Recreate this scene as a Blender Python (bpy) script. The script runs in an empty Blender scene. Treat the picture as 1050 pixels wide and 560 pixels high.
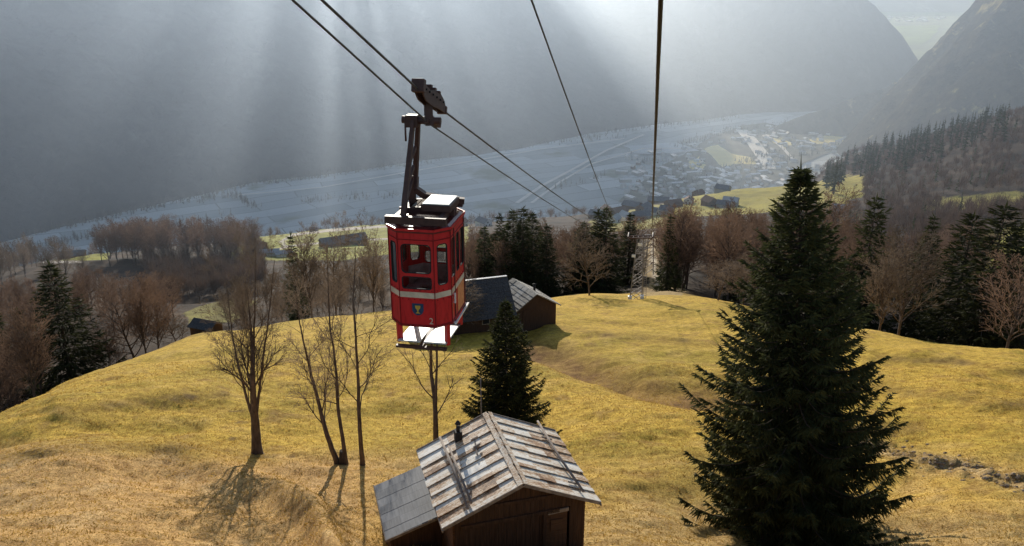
import bpy, bmesh, math, random
import numpy as np
from mathutils import Vector, Matrix

rnd = random.Random(7)
rng = np.random.default_rng(11)
scene = bpy.context.scene
COL = scene.collection
R = math.radians

# ------------------------------------------------------------------ survey: photo measurements turned into places
F = 875.0
TH = R(20)
CT, ST = math.cos(TH), math.sin(TH)


def spot(px, py, Y):
    """place at forward distance Y that was measured at (px, py) on the photograph"""
    u = (px - 525) / F
    v = (py - 280) / F
    t = Y / (CT - v * ST)
    return np.array([u * t, Y, (-ST - v * CT) * t])


def to_px(x, y, z):
    d = y * CT - z * ST
    up = y * ST + z * CT
    return 525 + F * x / d, 280 - F * up / d


# ------------------------------------------------------------------ noise (numpy value noise)
_tab = rng.random((256, 256))


def vnoise(x, y):
    xi = np.floor(x).astype(int)
    yi = np.floor(y).astype(int)
    fx = x - xi
    fy = y - yi
    fx = fx * fx * (3 - 2 * fx)
    fy = fy * fy * (3 - 2 * fy)
    a = _tab[xi & 255, yi & 255]
    b = _tab[(xi + 1) & 255, yi & 255]
    c = _tab[xi & 255, (yi + 1) & 255]
    d = _tab[(xi + 1) & 255, (yi + 1) & 255]
    return (a + (b - a) * fx) * (1 - fy) + (c + (d - c) * fx) * fy - 0.5


def fbm(x, y, o=4):
    s = 0
    a = 1.0
    for k in range(o):
        s = s + a * vnoise(x * 2 ** k + 17.3 * k, y * 2 ** k + 9.1 * k)
        a *= 0.5
    return s


def sstep(a, b, x):
    t = np.clip((x - a) / (b - a), 0, 1)
    return t * t * (3 - 2 * t)


# ------------------------------------------------------------------ object helpers
def tag(o, label=None, cat=None, group=None, kind=None):
    if label: o['label'] = label
    if cat: o['category'] = cat
    if group: o['group'] = group
    if kind: o['kind'] = kind
    return o


def link(name, me, mats=(), parent=None):
    o = bpy.data.objects.new(name, me)
    COL.objects.link(o)
    for m in (mats if isinstance(mats, (list, tuple)) else [mats]):
        me.materials.append(m)
    if parent: o.parent = parent
    return o


def empty(name, loc=(0, 0, 0), rz=0.0, parent=None):
    o = bpy.data.objects.new(name, None)
    COL.objects.link(o)
    o.location = loc
    o.rotation_euler = (0, 0, rz)
    o.empty_display_size = 0.1
    if parent: o.parent = parent
    return o


def mesh_np(name, V, Fq, mi=None, smooth=False):
    """mesh from an (N,3) array and an (M,k) face array"""
    me = bpy.data.meshes.new(name)
    V = np.asarray(V, np.float32)
    Fq = np.asarray(Fq, np.int32)
    k = Fq.shape[1]
    me.vertices.add(len(V))
    me.vertices.foreach_set('co', V.ravel())
    me.loops.add(Fq.size)
    me.loops.foreach_set('vertex_index', Fq.ravel())
    me.polygons.add(len(Fq))
    me.polygons.foreach_set('loop_start', np.arange(0, Fq.size, k, dtype=np.int32))
    me.polygons.foreach_set('loop_total', np.full(len(Fq), k, np.int32))
    if mi is not None: me.polygons.foreach_set('material_index', np.asarray(mi, np.int32))
    if smooth: me.polygons.foreach_set('use_smooth', np.ones(len(Fq), bool))
    me.update()
    me.validate()
    return me


class MB:
    """collects boxes, bars, tubes and polygons of ONE part"""

    def __init__(self):
        self.bm = bmesh.new()

    def box(self, c, s, rot=None, bevel=0.0):
        x, y, z = [v / 2 for v in s]
        M = Matrix.Translation(Vector(c)) @ (rot.to_4x4() if rot is not None else Matrix())
        vs = [self.bm.verts.new(M @ Vector(p)) for p in
              [(-x, -y, -z), (x, -y, -z), (x, y, -z), (-x, y, -z), (-x, -y, z), (x, -y, z), (x, y, z), (-x, y, z)]]
        fs = [self.bm.faces.new([vs[i] for i in f]) for f in
              [(3, 2, 1, 0), (4, 5, 6, 7), (0, 1, 5, 4), (1, 2, 6, 5), (2, 3, 7, 6), (3, 0, 4, 7)]]
        if bevel:
            es = list({e for f in fs for e in f.edges})
            bmesh.ops.bevel(self.bm, geom=es, offset=bevel, segments=2, affect='EDGES', profile=0.5)
        return self

    def bar(self, a, b, w, h=None, up=(0, 0, 1), bevel=0.0):
        """rectangular bar from a to b"""
        a, b = Vector(a), Vector(b)
        d = b - a
        L = d.length
        d.normalize()
        x = d.cross(Vector(up))
        if x.length < 1e-4: x = d.cross(Vector((1, 0, 0)))
        x.normalize()
        z = x.cross(d)
        M = Matrix((x, d, z)).transposed()
        return self.box((a + b) / 2, (w, L, h or w), M, bevel)

    def tube(self, pts, rad, n=8, cap=True):
        pts = [Vector(p) for p in pts]
        rads = rad if isinstance(rad, (list, tuple)) else [rad] * len(pts)
        rings = []
        ref = None
        for i, p in enumerate(pts):
            d = (pts[min(i + 1, len(pts) - 1)] - pts[max(i - 1, 0)]).normalized()
            if ref is None:
                ref = d.orthogonal().normalized()
            ref = (ref - d * ref.dot(d)).normalized()
            b = d.cross(ref)
            rings.append([self.bm.verts.new(p + (ref * math.cos(2 * math.pi * k / n) + b * math.sin(2 * math.pi * k / n)) * rads[i]) for k in range(n)])
        for r0, r1 in zip(rings, rings[1:]):
            for k in range(n):
                f = self.bm.faces.new((r0[k], r0[(k + 1) % n], r1[(k + 1) % n], r1[k]))
                f.smooth = True
        if cap:
            self.bm.faces.new(rings[0][::-1])
            self.bm.faces.new(rings[-1])
        return self

    def poly(self, pts):
        self.bm.faces.new([self.bm.verts.new(p) for p in pts])
        return self

    def prism(self, prof, M, depth):
        """closed 2D profile extruded by depth along local z of M"""
        a = [self.bm.verts.new(M @ Vector((p[0], p[1], 0))) for p in prof]
        b = [self.bm.verts.new(M @ Vector((p[0], p[1], depth))) for p in prof]
        n = len(prof)
        self.bm.faces.new(a[::-1])
        self.bm.faces.new(b)
        for k in range(n):
            self.bm.faces.new((a[k], a[(k + 1) % n], b[(k + 1) % n], b[k]))
        return self

    def build(self, name, mat, parent=None):
        bmesh.ops.recalc_face_normals(self.bm, faces=self.bm.faces)
        me = bpy.data.meshes.new(name)
        self.bm.to_mesh(me)
        self.bm.free()
        return link(name, me, mat, parent)


# ------------------------------------------------------------------ materials
def new_mat(name):
    m = bpy.data.materials.new(name)
    m.use_nodes = True
    nt = m.node_tree
    return m, nt, nt.nodes['Principled BSDF'], nt.nodes['Material Output']


def N(nt, t, **kw):
    n = nt.nodes.new(t)
    for k, v in kw.items():
        if k.startswith('i_'):
            n.inputs[k[2:].replace('_', ' ')].default_value = v
        else:
            setattr(n, k, v)
    return n


def ramp(nt, fac, stops):
    r = nt.nodes.new('ShaderNodeValToRGB')
    e = r.color_ramp.elements
    while len(e) < len(stops): e.new(0.5)
    for el, (p, c) in zip(e, stops):
        el.position = p
        el.color = (*c, 1)
    nt.links.new(fac, r.inputs['Fac'])
    return r.outputs['Color']


def mixc(nt, fac, a, b, mode='MIX'):
    m = nt.nodes.new('ShaderNodeMix')
    m.data_type = 'RGBA'
    m.blend_type = mode
    for sock, v in ((m.inputs['Factor'], fac), (m.inputs[6], a), (m.inputs[7], b)):
        if isinstance(v, bpy.types.NodeSocket):
            nt.links.new(v, sock)
        elif isinstance(v, (int, float)):
            sock.default_value = v
        else:
            sock.default_value = (*v, 1)
    return m.outputs[2]


def noise(nt, scale, detail=4, rough=0.6, vec=None, scl=None, coord='Object'):
    n = nt.nodes.new('ShaderNodeTexNoise')
    n.inputs['Scale'].default_value = scale
    n.inputs['Detail'].default_value = detail
    n.inputs['Roughness'].default_value = rough
    if vec is None:
        tc = nt.nodes.new('ShaderNodeTexCoord')
        vec = tc.outputs[coord]
    if scl is not None:
        mp = nt.nodes.new('ShaderNodeMapping')
        mp.inputs['Scale'].default_value = scl
        nt.links.new(vec, mp.inputs['Vector'])
        vec = mp.outputs['Vector']
    nt.links.new(vec, n.inputs['Vector'])
    return n.outputs['Fac']


def bump(nt, h, strength, dist, bsdf):
    b = nt.nodes.new('ShaderNodeBump')
    b.inputs['Strength'].default_value = strength
    b.inputs['Distance'].default_value = dist
    nt.links.new(h, b.inputs['Height'])
    nt.links.new(b.outputs['Normal'], bsdf.inputs['Normal'])


def mottled(name, stops, scale=3.0, rough=0.9, bmp=0.0, bdist=0.02, scl=None, detail=5, spec=0.2, metal=0.0, coord='Object'):
    m, nt, b, out = new_mat(name)
    f = noise(nt, scale, detail, 0.65, scl=scl, coord=coord)
    c = ramp(nt, f, stops)
    nt.links.new(c, b.inputs['Base Color'])
    b.inputs['Roughness'].default_value = rough
    b.inputs['Specular IOR Level'].default_value = spec
    b.inputs['Metallic'].default_value = metal
    if bmp: bump(nt, f, bmp, bdist, b)
    return m


def two(a, k=0.72):
    return [(0.32, tuple(x * k for x in a)), (0.68, tuple(min(1, x * (2 - k)) for x in a))]


def leafy(name, dark, light, scale=1.5, trans=0.25, seed=True):
    """twigs, needles: diffuse plus translucent, varying from clump to clump and tree to tree"""
    m, nt, b, out = new_mat(name)
    f = noise(nt, scale, 3)
    c = ramp(nt, f, [(0.3, dark), (0.7, light)])
    if seed:
        oi = nt.nodes.new('ShaderNodeObjectInfo')
        hv = N(nt, 'ShaderNodeHueSaturation')
        mr = N(nt, 'ShaderNodeMapRange', i_To_Min=0.65, i_To_Max=1.35)
        nt.links.new(oi.outputs['Random'], mr.inputs['Value'])
        nt.links.new(mr.outputs['Result'], hv.inputs['Value'])
        nt.links.new(c, hv.inputs['Color'])
        c = hv.outputs['Color']
    nt.links.new(c, b.inputs['Base Color'])
    b.inputs['Roughness'].default_value = 0.85
    b.inputs['Specular IOR Level'].default_value = 0.15
    tr = nt.nodes.new('ShaderNodeBsdfTranslucent')
    nt.links.new(c, tr.inputs['Color'])
    mx = nt.nodes.new('ShaderNodeMixShader')
    mx.inputs['Fac'].default_value = trans
    nt.links.new(b.outputs['BSDF'], mx.inputs[1])
    nt.links.new(tr.outputs['BSDF'], mx.inputs[2])
    nt.links.new(mx.outputs['Shader'], out.inputs['Surface'])
    return m


M = {}
M['needles'] = leafy('spruce_needles', (0.022, 0.028, 0.011), (0.074, 0.078, 0.030), 1.2, 0.34)
M['needles_young'] = leafy('young_spruce_needles', (0.030, 0.038, 0.013), (0.095, 0.100, 0.032), 1.8, 0.32)
M['bark'] = mottled('bark', two((0.075, 0.055, 0.042), 0.55), 6, 0.95, 0.6, 0.03, scl=(1, 1, 0.25))
M['bark_pale'] = mottled('bark_pale', two((0.11, 0.08, 0.062), 0.5), 6, 0.95, 0.6, 0.03, scl=(1, 1, 0.25))
M['twig'] = leafy('bare_twigs', (0.135, 0.098, 0.070), (0.25, 0.185, 0.130), 0.8, 0.3)
M['twig_red'] = leafy('reddish_twigs', (0.125, 0.078, 0.054), (0.245, 0.158, 0.108), 0.6, 0.32)
M['twig_far'] = leafy('far_twigs', (0.092, 0.060, 0.043), (0.185, 0.120, 0.085), 0.15, 0.25)
M['red'] = mottled('cabin_red_paint', [(0.30, (0.40, 0.013, 0.015)), (0.45, (0.58, 0.020, 0.022)), (0.75, (0.68, 0.028, 0.030))], 4, 0.36, 0.0, spec=0.45, scl=(3, 3, 0.7))
M['cream'] = mottled('cream_paint', two((0.66, 0.51, 0.37), 0.82), 6, 0.5)
M['brown_steel'] = mottled('rust_brown_steel', [(0.3, (0.050, 0.022, 0.018)), (0.7, (0.095, 0.042, 0.034))], 8, 0.55, 0.15, 0.004, spec=0.35)
M['white_metal'] = mottled('white_painted_metal', [(0.3, (0.72, 0.70, 0.66)), (0.7, (0.86, 0.85, 0.82))], 4, 0.26, spec=0.6)
M['seam'] = mottled('dark_red_trim', two((0.22, 0.012, 0.014), 0.7), 8, 0.5)
M['plate'] = mottled('scuffed_plate', [(0.3, (0.42, 0.40, 0.38)), (0.7, (0.66, 0.64, 0.62))], 5, 0.4, spec=0.4)
M['roof_paint'] = mottled('dark_red_roof_paint', [(0.3, (0.10, 0.018, 0.016)), (0.7, (0.19, 0.03, 0.026))], 6, 0.28, spec=0.55)
M['steel'] = mottled('grey_steel', [(0.3, (0.22, 0.22, 0.22)), (0.7, (0.38, 0.38, 0.38))], 6, 0.45, metal=0.6)
M['rubber'] = mottled('black_rubber', two((0.02, 0.02, 0.02)), 9, 0.7)
M['interior'] = mottled('cabin_lining', two((0.42, 0.36, 0.32)), 3, 0.6)
M['orange'] = mottled('orange_panel', [(0.3, (0.62, 0.20, 0.07)), (0.7, (0.80, 0.33, 0.13))], 9, 0.6)
M['blue'] = mottled('shield_blue', two((0.03, 0.055, 0.11), 0.8), 8, 0.5)
M['yellow'] = mottled('emblem_yellow', two((0.55, 0.34, 0.06), 0.8), 8, 0.5)
M['cable'] = mottled('wire_rope', two((0.075, 0.073, 0.075), 0.7), 30, 0.55, 0.3, 0.003, metal=0.2)
M['galv'] = mottled('galvanised_steel', two((0.24, 0.215, 0.20), 0.75), 3, 0.6, metal=0.3)
M['concrete'] = mottled('concrete', two((0.42, 0.40, 0.37), 0.8), 3, 0.9, 0.2)
M['stone'] = mottled('field_stone', two((0.30, 0.22, 0.145), 0.6), 2.5, 0.95, 0.5, 0.05)
M['old_wood'] = mottled('old_dark_boards', [(0.3, (0.040, 0.022, 0.014)), (0.7, (0.105, 0.058, 0.036))], 2.5, 0.9, 0.6, 0.02, scl=(6, 6, 0.35))
M['log_wood'] = mottled('old_log_wall', [(0.3, (0.070, 0.036, 0.020)), (0.7, (0.16, 0.085, 0.048))], 2.5, 0.9, 0.5, 0.02, scl=(0.5, 0.5, 5))
M['pale_wood'] = mottled('weathered_pale_wood', [(0.3, (0.20, 0.15, 0.11)), (0.7, (0.42, 0.34, 0.27))], 3, 0.9, 0.4, 0.01, scl=(4, 4, 0.5))
M['pole_wood'] = mottled('grey_pole_wood', [(0.3, (0.13, 0.10, 0.085)), (0.7, (0.34, 0.29, 0.25))], 5, 0.85, 0.4, 0.01)
M['tar_roof'] = mottled('dark_slate_roof', [(0.3, (0.030, 0.029, 0.030)), (0.7, (0.13, 0.125, 0.125))], 7.0, 0.9, 0.6, 0.03, spec=0.1)
M['dark_iron'] = mottled('sooty_iron', two((0.03, 0.027, 0.025)), 6, 0.7)


def glass_mat():
    m, nt, b, out = new_mat('window_glass')
    b.inputs['Base Color'].default_value = (0.80, 0.86, 0.88, 1)
    b.inputs['Roughness'].default_value = 0.03
    tr = nt.nodes.new('ShaderNodeBsdfTransparent')
    tr.inputs['Color'].default_value = (0.86, 0.90, 0.92, 1)
    gl = nt.nodes.new('ShaderNodeBsdfGlossy')
    gl.inputs['Roughness'].default_value = 0.02
    fr = N(nt, 'ShaderNodeFresnel', i_IOR=1.5)
    n = noise(nt, 4, 4)
    r = ramp(nt, n, [(0.35, (0.14, 0.14, 0.14)), (0.7, (0.46, 0.46, 0.46))])
    ad = N(nt, 'ShaderNodeMath', operation='ADD')
    nt.links.new(fr.outputs[0], ad.inputs[0])
    nt.links.new(r, ad.inputs[1])
    mx = nt.nodes.new('ShaderNodeMixShader')
    nt.links.new(ad.outputs[0], mx.inputs[0])
    nt.links.new(tr.outputs[0], mx.inputs[1])
    nt.links.new(gl.outputs[0], mx.inputs[2])
    nt.links.new(mx.outputs[0], out.inputs['Surface'])
    return m


M['glass'] = glass_mat()


def island_wood(name, stops, grain=(0.6, 8, 8), bmp=0.5):
    """weathered boards: each board (mesh island) its own tone, grain along the board's local x"""
    m, nt, b, out = new_mat(name)
    g = nt.nodes.new('ShaderNodeNewGeometry')
    f = noise(nt, 2.2, 6, 0.7, scl=grain)
    f2 = noise(nt, 0.9, 3, 0.6)
    ad = N(nt, 'ShaderNodeMath', operation='MULTIPLY_ADD')
    ad.inputs[1].default_value = 0.30
    nt.links.new(g.outputs['Random Per Island'], ad.inputs[0])
    nt.links.new(f, ad.inputs[2])
    ad2 = N(nt, 'ShaderNodeMath', operation='MULTIPLY_ADD')
    ad2.inputs[1].default_value = 0.55
    nt.links.new(f2, ad2.inputs[0])
    nt.links.new(ad.outputs[0], ad2.inputs[2])
    sb = N(nt, 'ShaderNodeMath', operation='SUBTRACT')
    sb.inputs[1].default_value = 0.42
    nt.links.new(ad2.outputs[0], sb.inputs[0])
    c = ramp(nt, sb.outputs[0], stops)
    nt.links.new(c, b.inputs['Base Color'])
    b.inputs['Roughness'].default_value = 0.6
    b.inputs['Specular IOR Level'].default_value = 0.4
    if bmp: bump(nt, f, bmp, 0.02, b)
    return m


M['shake'] = island_wood('weathered_roof_boards', [(0.20, (0.09, 0.045, 0.022)), (0.34, (0.34, 0.165, 0.07)), (0.43, (0.56, 0.37, 0.21)), (0.53, (0.76, 0.66, 0.53)), (0.75, (0.90, 0.86, 0.78))])
M['slab'] = island_wood('stone_slab_roof', [(0.25, (0.045, 0.038, 0.032)), (0.42, (0.15, 0.13, 0.105)), (0.55, (0.34, 0.30, 0.25)), (0.8, (0.48, 0.44, 0.38))], (2, 2, 2), 0.3)
M['tin'] = island_wood('grey_sheet_roof', [(0.2, (0.10, 0.105, 0.115)), (0.5, (0.165, 0.17, 0.18)), (0.8, (0.23, 0.235, 0.25))], (6, 0.5, 6), 0.12)

# ------------------------------------------------------------------ terrain: thin-plate surface through surveyed points
CP = []


def cp(*pts):
    for px, py, Y in pts:
        p = spot(px, py, Y)
        CP.append((p[0] / Y, Y, -p[2] / Y))


cp((-60, 640, 17), (262, 640, 17), (525, 640, 18), (800, 640, 20), (1110, 640, 19),
   (-60, 560, 28), (262, 560, 29), (420, 557, 29.5), (525, 575, 27), (620, 552, 29), (812, 552, 33), (1110, 560, 31),
   (100, 510, 35), (330, 512, 36), (600, 510, 35), (960, 510, 38), (1080, 500, 38),
   (0, 470, 46), (150, 466, 46), (262, 462, 47), (360, 475, 45), (525, 461, 47), (700, 470, 44), (950, 470, 46),
   (0, 430, 60), (250, 412, 60), (525, 425, 57), (900, 430, 56), (1080, 430, 55),
   (60, 398, 73), (110, 377, 85), (300, 385, 72), (525, 385, 71), (700, 385, 72), (900, 385, 74), (1080, 390, 72),
   (165, 360, 98), (200, 347, 108), (300, 345, 100), (400, 341, 97), (525, 337, 95), (620, 340, 97), (740, 345, 95), (900, 339, 108), (1050, 357, 92),
   (320, 327, 125), (420, 318, 122), (560, 314, 120), (662, 308, 130), (740, 313, 118), (600, 302, 148), (700, 301, 148),
   # behind the crest
   (-40, 470, 85), (0, 447, 90), (60, 410, 110), (110, 392, 120), (150, 372, 125), (200, 355, 140), (300, 338, 165), (420, 326, 165), (560, 306, 175),
   (640, 302, 172), (760, 318, 155), (900, 358, 145), (1060, 385, 130),
   # lower slopes
   (0, 405, 170), (100, 376, 175), (150, 356, 165), (215, 344, 178), (230, 323, 245), (230, 309, 300), (190, 300, 330), (130, 302, 320), (60, 330, 260), (0, 342, 260),
   (180, 269, 400), (110, 269, 400), (250, 269, 400), (30, 290, 350), (0, 286, 400), (90, 263, 480), (270, 262, 430), (300, 256, 460), (270, 246, 520),
   (330, 238, 580), (395, 231, 640), (395, 246, 500), (450, 232, 640), (330, 292, 300), (400, 300, 230), (470, 292, 230), (560, 286, 230),
   (560, 250, 360), (620, 237, 520), (620, 217, 700), (540, 226, 660), (670, 272, 235), (700, 262, 260), (715, 250, 330), (700, 226, 520), (690, 213, 640), (720, 201, 720),
   (760, 194, 780), (830, 189, 820), (868, 185, 850), (760, 212, 640), (830, 212, 580), (800, 250, 340), (860, 292, 225), (900, 322, 200),
   (895, 266, 350), (860, 226, 520), (960, 300, 255), (1040, 292, 235), (1040, 262, 300), (1030, 246, 360), (1000, 235, 420), (990, 209, 560),
   (1060, 201, 560), (930, 206, 600),
   # far right ridge and its back
   (850, 171, 1180), (890, 160, 1100), (930, 150, 1030), (970, 140, 980), (1010, 130, 930), (1050, 120, 890), (1120, 104, 860),
   (870, 185, 1600), (950, 172, 1450), (1060, 150, 1350),
   # flank falling to the valley
   (50, 276, 720), (200, 266, 760), (-80, 290, 720), (330, 250, 900), (450, 245, 950), (560, 240, 950), (690, 225, 950), (800, 215, 1150),
   (0, 282, 1200), (200, 278, 1200), (450, 270, 1250), (690, 250, 1350), (850, 230, 1700), (1000, 215, 1900), (1100, 205, 1900),
   (-50, 268, 2300), (250, 262, 2300), (525, 255, 2300), (800, 240, 2300), (1100, 225, 2300))

CP = np.array(CP)
SX = 2.6


def tps_fit(pts, val, lam=3e-4):
    d = np.linalg.norm(pts[:, None] - pts[None], axis=2)
    K = np.where(d > 0, d * d * np.log(d + 1e-12), 0) + lam * np.eye(len(pts))
    Pm = np.c_[np.ones(len(pts)), pts]
    A = np.block([[K, Pm], [Pm.T, np.zeros((3, 3))]])
    return np.linalg.solve(A, np.r_[val, 0, 0, 0])


_pts = np.c_[CP[:, 0] * SX, np.log(CP[:, 1])]
_w = tps_fit(_pts, CP[:, 2])


def ground_base(x, y):
    x = np.asarray(x, float).ravel()
    y = np.asarray(y, float).ravel()
    q = np.c_[x / y * SX, np.log(y)]
    out = np.empty(len(q))
    for i in range(0, len(q), 20000):
        c = q[i:i + 20000]
        d2 = ((c[:, None] - _pts[None]) ** 2).sum(2)
        K = 0.5 * d2 * np.log(d2 + 1e-20)
        out[i:i + 20000] = K @ _w[:-3] + _w[-3] + c @ _w[-2:]
    z = -out * y
    # hummocks of the meadow
    a = sstep(16, 40, y)
    z = z + a * 0.5 * fbm(x / 14, y / 14, 3) * (1 - 0.6 * sstep(300, 900, y)) * (1 + y / 130)
    return z


def seg_d(px, py, pts):
    """distance in photo pixels to a polyline"""
    d = np.full(px.shape, 1e9)
    for (ax, ay), (bx, by) in zip(pts, pts[1:]):
        vx, vy = bx - ax, by - ay
        t = np.clip(((px - ax) * vx + (py - ay) * vy) / (vx * vx + vy * vy), 0, 1)
        d = np.minimum(d, np.hypot(px - ax - t * vx, py - ay - t * vy))
    return d


def ground_z(x, y):
    z = ground_base(x, y)
    return z


def gz(x, y):
    return float(ground_z([x], [y])[0])


def make_ground():
    ns, nl = 560, 760
    s = np.linspace(-1.0, 1.0, ns)
    l = np.linspace(math.log(13), math.log(2300), nl)
    S, L = np.meshgrid(s, l)
    Y = np.exp(L).ravel()
    X = (S.ravel() * Y)
    z = ground_z(X, Y)
    px, py = to_px(X, Y, z)
    # ruts and banks
    rut = seg_d(px, py, [(880, 452), (920, 466), (960, 474), (1000, 482), (1060, 500)])
    m = np.exp(-(rut / 11) ** 2) * (Y < 70)
    z = z + m * (-0.16 + 0.5 * fbm(X * 1.2, Y * 1.0, 3) + 0.16 * np.sin(Y * 4.2 + 2.2 * X + 3 * fbm(X, Y, 2)))
    gul = seg_d(px, py, [(540, 352), (600, 372), (660, 392), (760, 405)])
    z = z - 1.7 * np.exp(-(gul / 12) ** 2) * (Y < 110)
    ridge = seg_d(px, py, [(-60, 500), (60, 480), (180, 478), (280, 500), (325, 535), (345, 600)])
    z = z + 1.3 * np.exp(-(ridge / 15) ** 2) * (Y < 60)
    for k_, (ln, am, wd) in enumerate([([(880, 395), (960, 405), (1080, 420)], 0.5, 8), ([(600, 420), (690, 430), (720, 450)], 0.35, 8), ([(60, 420), (160, 405), (230, 400)], 0.5, 10), ([(0, 452), (90, 440), (200, 436)], -0.45, 8), ([(560, 335), (640, 345), (730, 352)], 0.6, 6), ([(900, 368), (990, 372), (1060, 384)], -0.6, 6)]):
        z = z + am * np.exp(-(seg_d(px, py, ln) / wd) ** 2) * (Y < 120)
    hollow = seg_d(px, py, [(250, 500), (320, 495), (365, 520), (395, 560), (400, 620)])
    z = z - 0.55 * np.exp(-(hollow / 20) ** 2) * (Y < 60)
    # terracettes and tussocks
    near = 1 - sstep(60, 170, Y)
    z = z + near * (0.75 * fbm(X / 7.5, Y / 5.0, 3) + 0.13 * fbm(X * 0.9, Y * 1.6, 4) + 0.05 * fbm(X * 3.1 + 5, Y * 4.1, 2))
    z = z + 0.10 * near * vnoise(X * 0.18 + 3, Y * 1.1 + 0.35 * X)
    px, py = to_px(X, Y, z)
    n1 = fbm(X / 9, Y / 9, 4)
    n2 = fbm(X / 2.2 + 40, Y / 2.2, 4)
    n3 = fbm(X / 30 + 7, Y / 30, 3)

    def lerp(a, b, t):
        return a + (np.asarray(b)[None, :] - a) * np.clip(t, 0, 1)[:, None]

    c = np.tile(np.array([[0.63, 0.42, 0.068]]), (len(X), 1))
    c = lerp(c, (0.46, 0.335, 0.052), sstep(-0.05, 0.5, n1) * 0.8)
    c = lerp(c, (0.66, 0.45, 0.12), sstep(0.1, 0.6, n2) * 0.6)
    c = lerp(c, (0.33, 0.19, 0.07), sstep(0.15, 0.6, -n2) * 0.55)
    # browner dry sward low on the left and at the bottom
    low = sstep(452, 482, py + 10 * n1 + 6 * n2 + 12 * sstep(200, 0, px)) * (1 - 0.75 * sstep(330, 470, px)) * (Y < 75)
    c = lerp(c, (0.68, 0.425, 0.165), low * 0.95)
    c = lerp(c, (0.70, 0.47, 0.21), low * sstep(0.05, 0.5, n2) * 0.7)
    low2 = sstep(500, 545, py + 18 * n1 + 10 * n2) * (px > 560) * (Y < 60)
    c = lerp(c, (0.60, 0.42, 0.20), low2 * 0.6)
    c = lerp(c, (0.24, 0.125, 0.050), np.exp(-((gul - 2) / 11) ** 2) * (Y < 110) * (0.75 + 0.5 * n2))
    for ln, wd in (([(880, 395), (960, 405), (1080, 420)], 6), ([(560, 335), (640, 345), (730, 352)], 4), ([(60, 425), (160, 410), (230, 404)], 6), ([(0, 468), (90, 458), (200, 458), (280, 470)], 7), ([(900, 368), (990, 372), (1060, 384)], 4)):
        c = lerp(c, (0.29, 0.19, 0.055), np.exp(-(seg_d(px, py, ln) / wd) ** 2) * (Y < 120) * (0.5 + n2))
    c = lerp(c, (0.50, 0.36, 0.19), np.exp(-(rut / 10) ** 2) * (Y < 70) * 0.8)
    c = lerp(c, (0.16, 0.10, 0.055), np.exp(-(rut / 10) ** 2) * (Y < 70) * sstep(0.0, 0.3, -n2))
    c = lerp(c, (0.17, 0.105, 0.045), sstep(0.36, 0.44, vnoise(X * 0.8 + 9, Y * 0.8)) * sstep(0.05, 0.4, fbm(X / 12 + 3, Y / 12, 2)) * 0.8)
    # beyond the meadow: leaf litter, then pastures
    edge = np.interp(px, [-200, 0, 60, 110, 200, 320, 420, 560, 640, 740, 900, 1050, 1250], [66, 66, 80, 92, 116, 138, 138, 136, 146, 132, 116, 104, 100])
    wood = sstep(0, 22, Y - edge - 12 * n1)
    litter = np.tile(np.array([[0.060, 0.042, 0.030]]), (len(X), 1))
    litter = lerp(litter, (0.115, 0.078, 0.050), sstep(0.0, 0.6, n1))
    litter = lerp(litter, (0.035, 0.028, 0.022), sstep(0.1, 0.5, -n3))
    c = c + (litter - c) * wood[:, None]

    px0, py0 = px, py
    jx, jy = 7 * fbm(X / 17, Y / 17, 3), 3.0 * fbm(X / 13 + 50, Y / 13, 3)

    def poly_mask(pts, Y0, Y1, soft=5):
        pts = np.array(pts, float)
        px, py = px0 + jx, py0 + jy
        inside = np.zeros(len(px), bool)
        j = len(pts) - 1
        for i in range(len(pts)):
            xi, yi = pts[i]
            xj, yj = pts[j]
            cr = ((yi > py) != (yj > py)) & (px < (xj - xi) * (py - yi) / (yj - yi + 1e-9) + xi)
            inside ^= cr
            j = i
        return (inside & (Y > Y0) & (Y < Y1)).astype(float)

    green = (0.37, 0.37, 0.075)
    for pts, a, b, col in (
            ([(228, 268), (250, 246), (290, 232), (400, 224), (480, 222), (480, 262), (330, 268)], 390, 700, green),
            ([(600, 250), (610, 212), (690, 208), (712, 240), (700, 250)], 480, 760, (0.36, 0.33, 0.09)),
            ([(676, 224), (700, 196), (760, 188), (885, 180), (885, 200), (845, 222), (760, 222)], 560, 1000, (0.42, 0.37, 0.08)),
            ([(55, 270), (60, 258), (110, 256), (110, 268)], 420, 600, (0.34, 0.34, 0.05)),
            ([(195, 335), (190, 322), (235, 305), (262, 308), (240, 330)], 180, 320, (0.25, 0.23, 0.06)),
            ([(661, 302), (663, 245), (675, 240), (678, 285), (704, 298), (700, 310), (672, 308)], 140, 420, (0.44, 0.33, 0.17)),
            ([(872, 272), (880, 258), (925, 260), (930, 270)], 300, 420, (0.20, 0.13, 0.07)),
            ([(1005, 275), (1010, 238), (1080, 228), (1080, 275)], 240, 480, (0.36, 0.35, 0.07)),
            ([(945, 216), (960, 203), (1080, 194), (1080, 212)], 480, 640, (0.34, 0.31, 0.08)),
            ([(850, 232), (862, 216), (885, 214), (880, 232)], 440, 640, (0.28, 0.26, 0.07))):
        mk = poly_mask(pts, a, b)
        c = lerp(c, col, mk * (0.85 + 0.4 * n1))
    road = seg_d(px, py, [(296, 254), (288, 248), (300, 241), (340, 236), (400, 232)])
    c = lerp(c, (0.55, 0.50, 0.42), (road < 1.3) * (Y > 400) * (Y < 800))
    road = seg_d(px, py, [(255, 262), (300, 252), (350, 247), (400, 245)])
    c = lerp(c, (0.55, 0.50, 0.42), (road < 0.9) * (Y > 380) * (Y < 800))
    road = seg_d(px, py, [(40, 268), (84, 269)])
    c = lerp(c, (0.60, 0.56, 0.50), (road < 1.2) * (Y > 400) * (Y < 700))
    road = seg_d(px, py, [(676, 300), (671, 280), (669, 255), (670, 240)])
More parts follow.
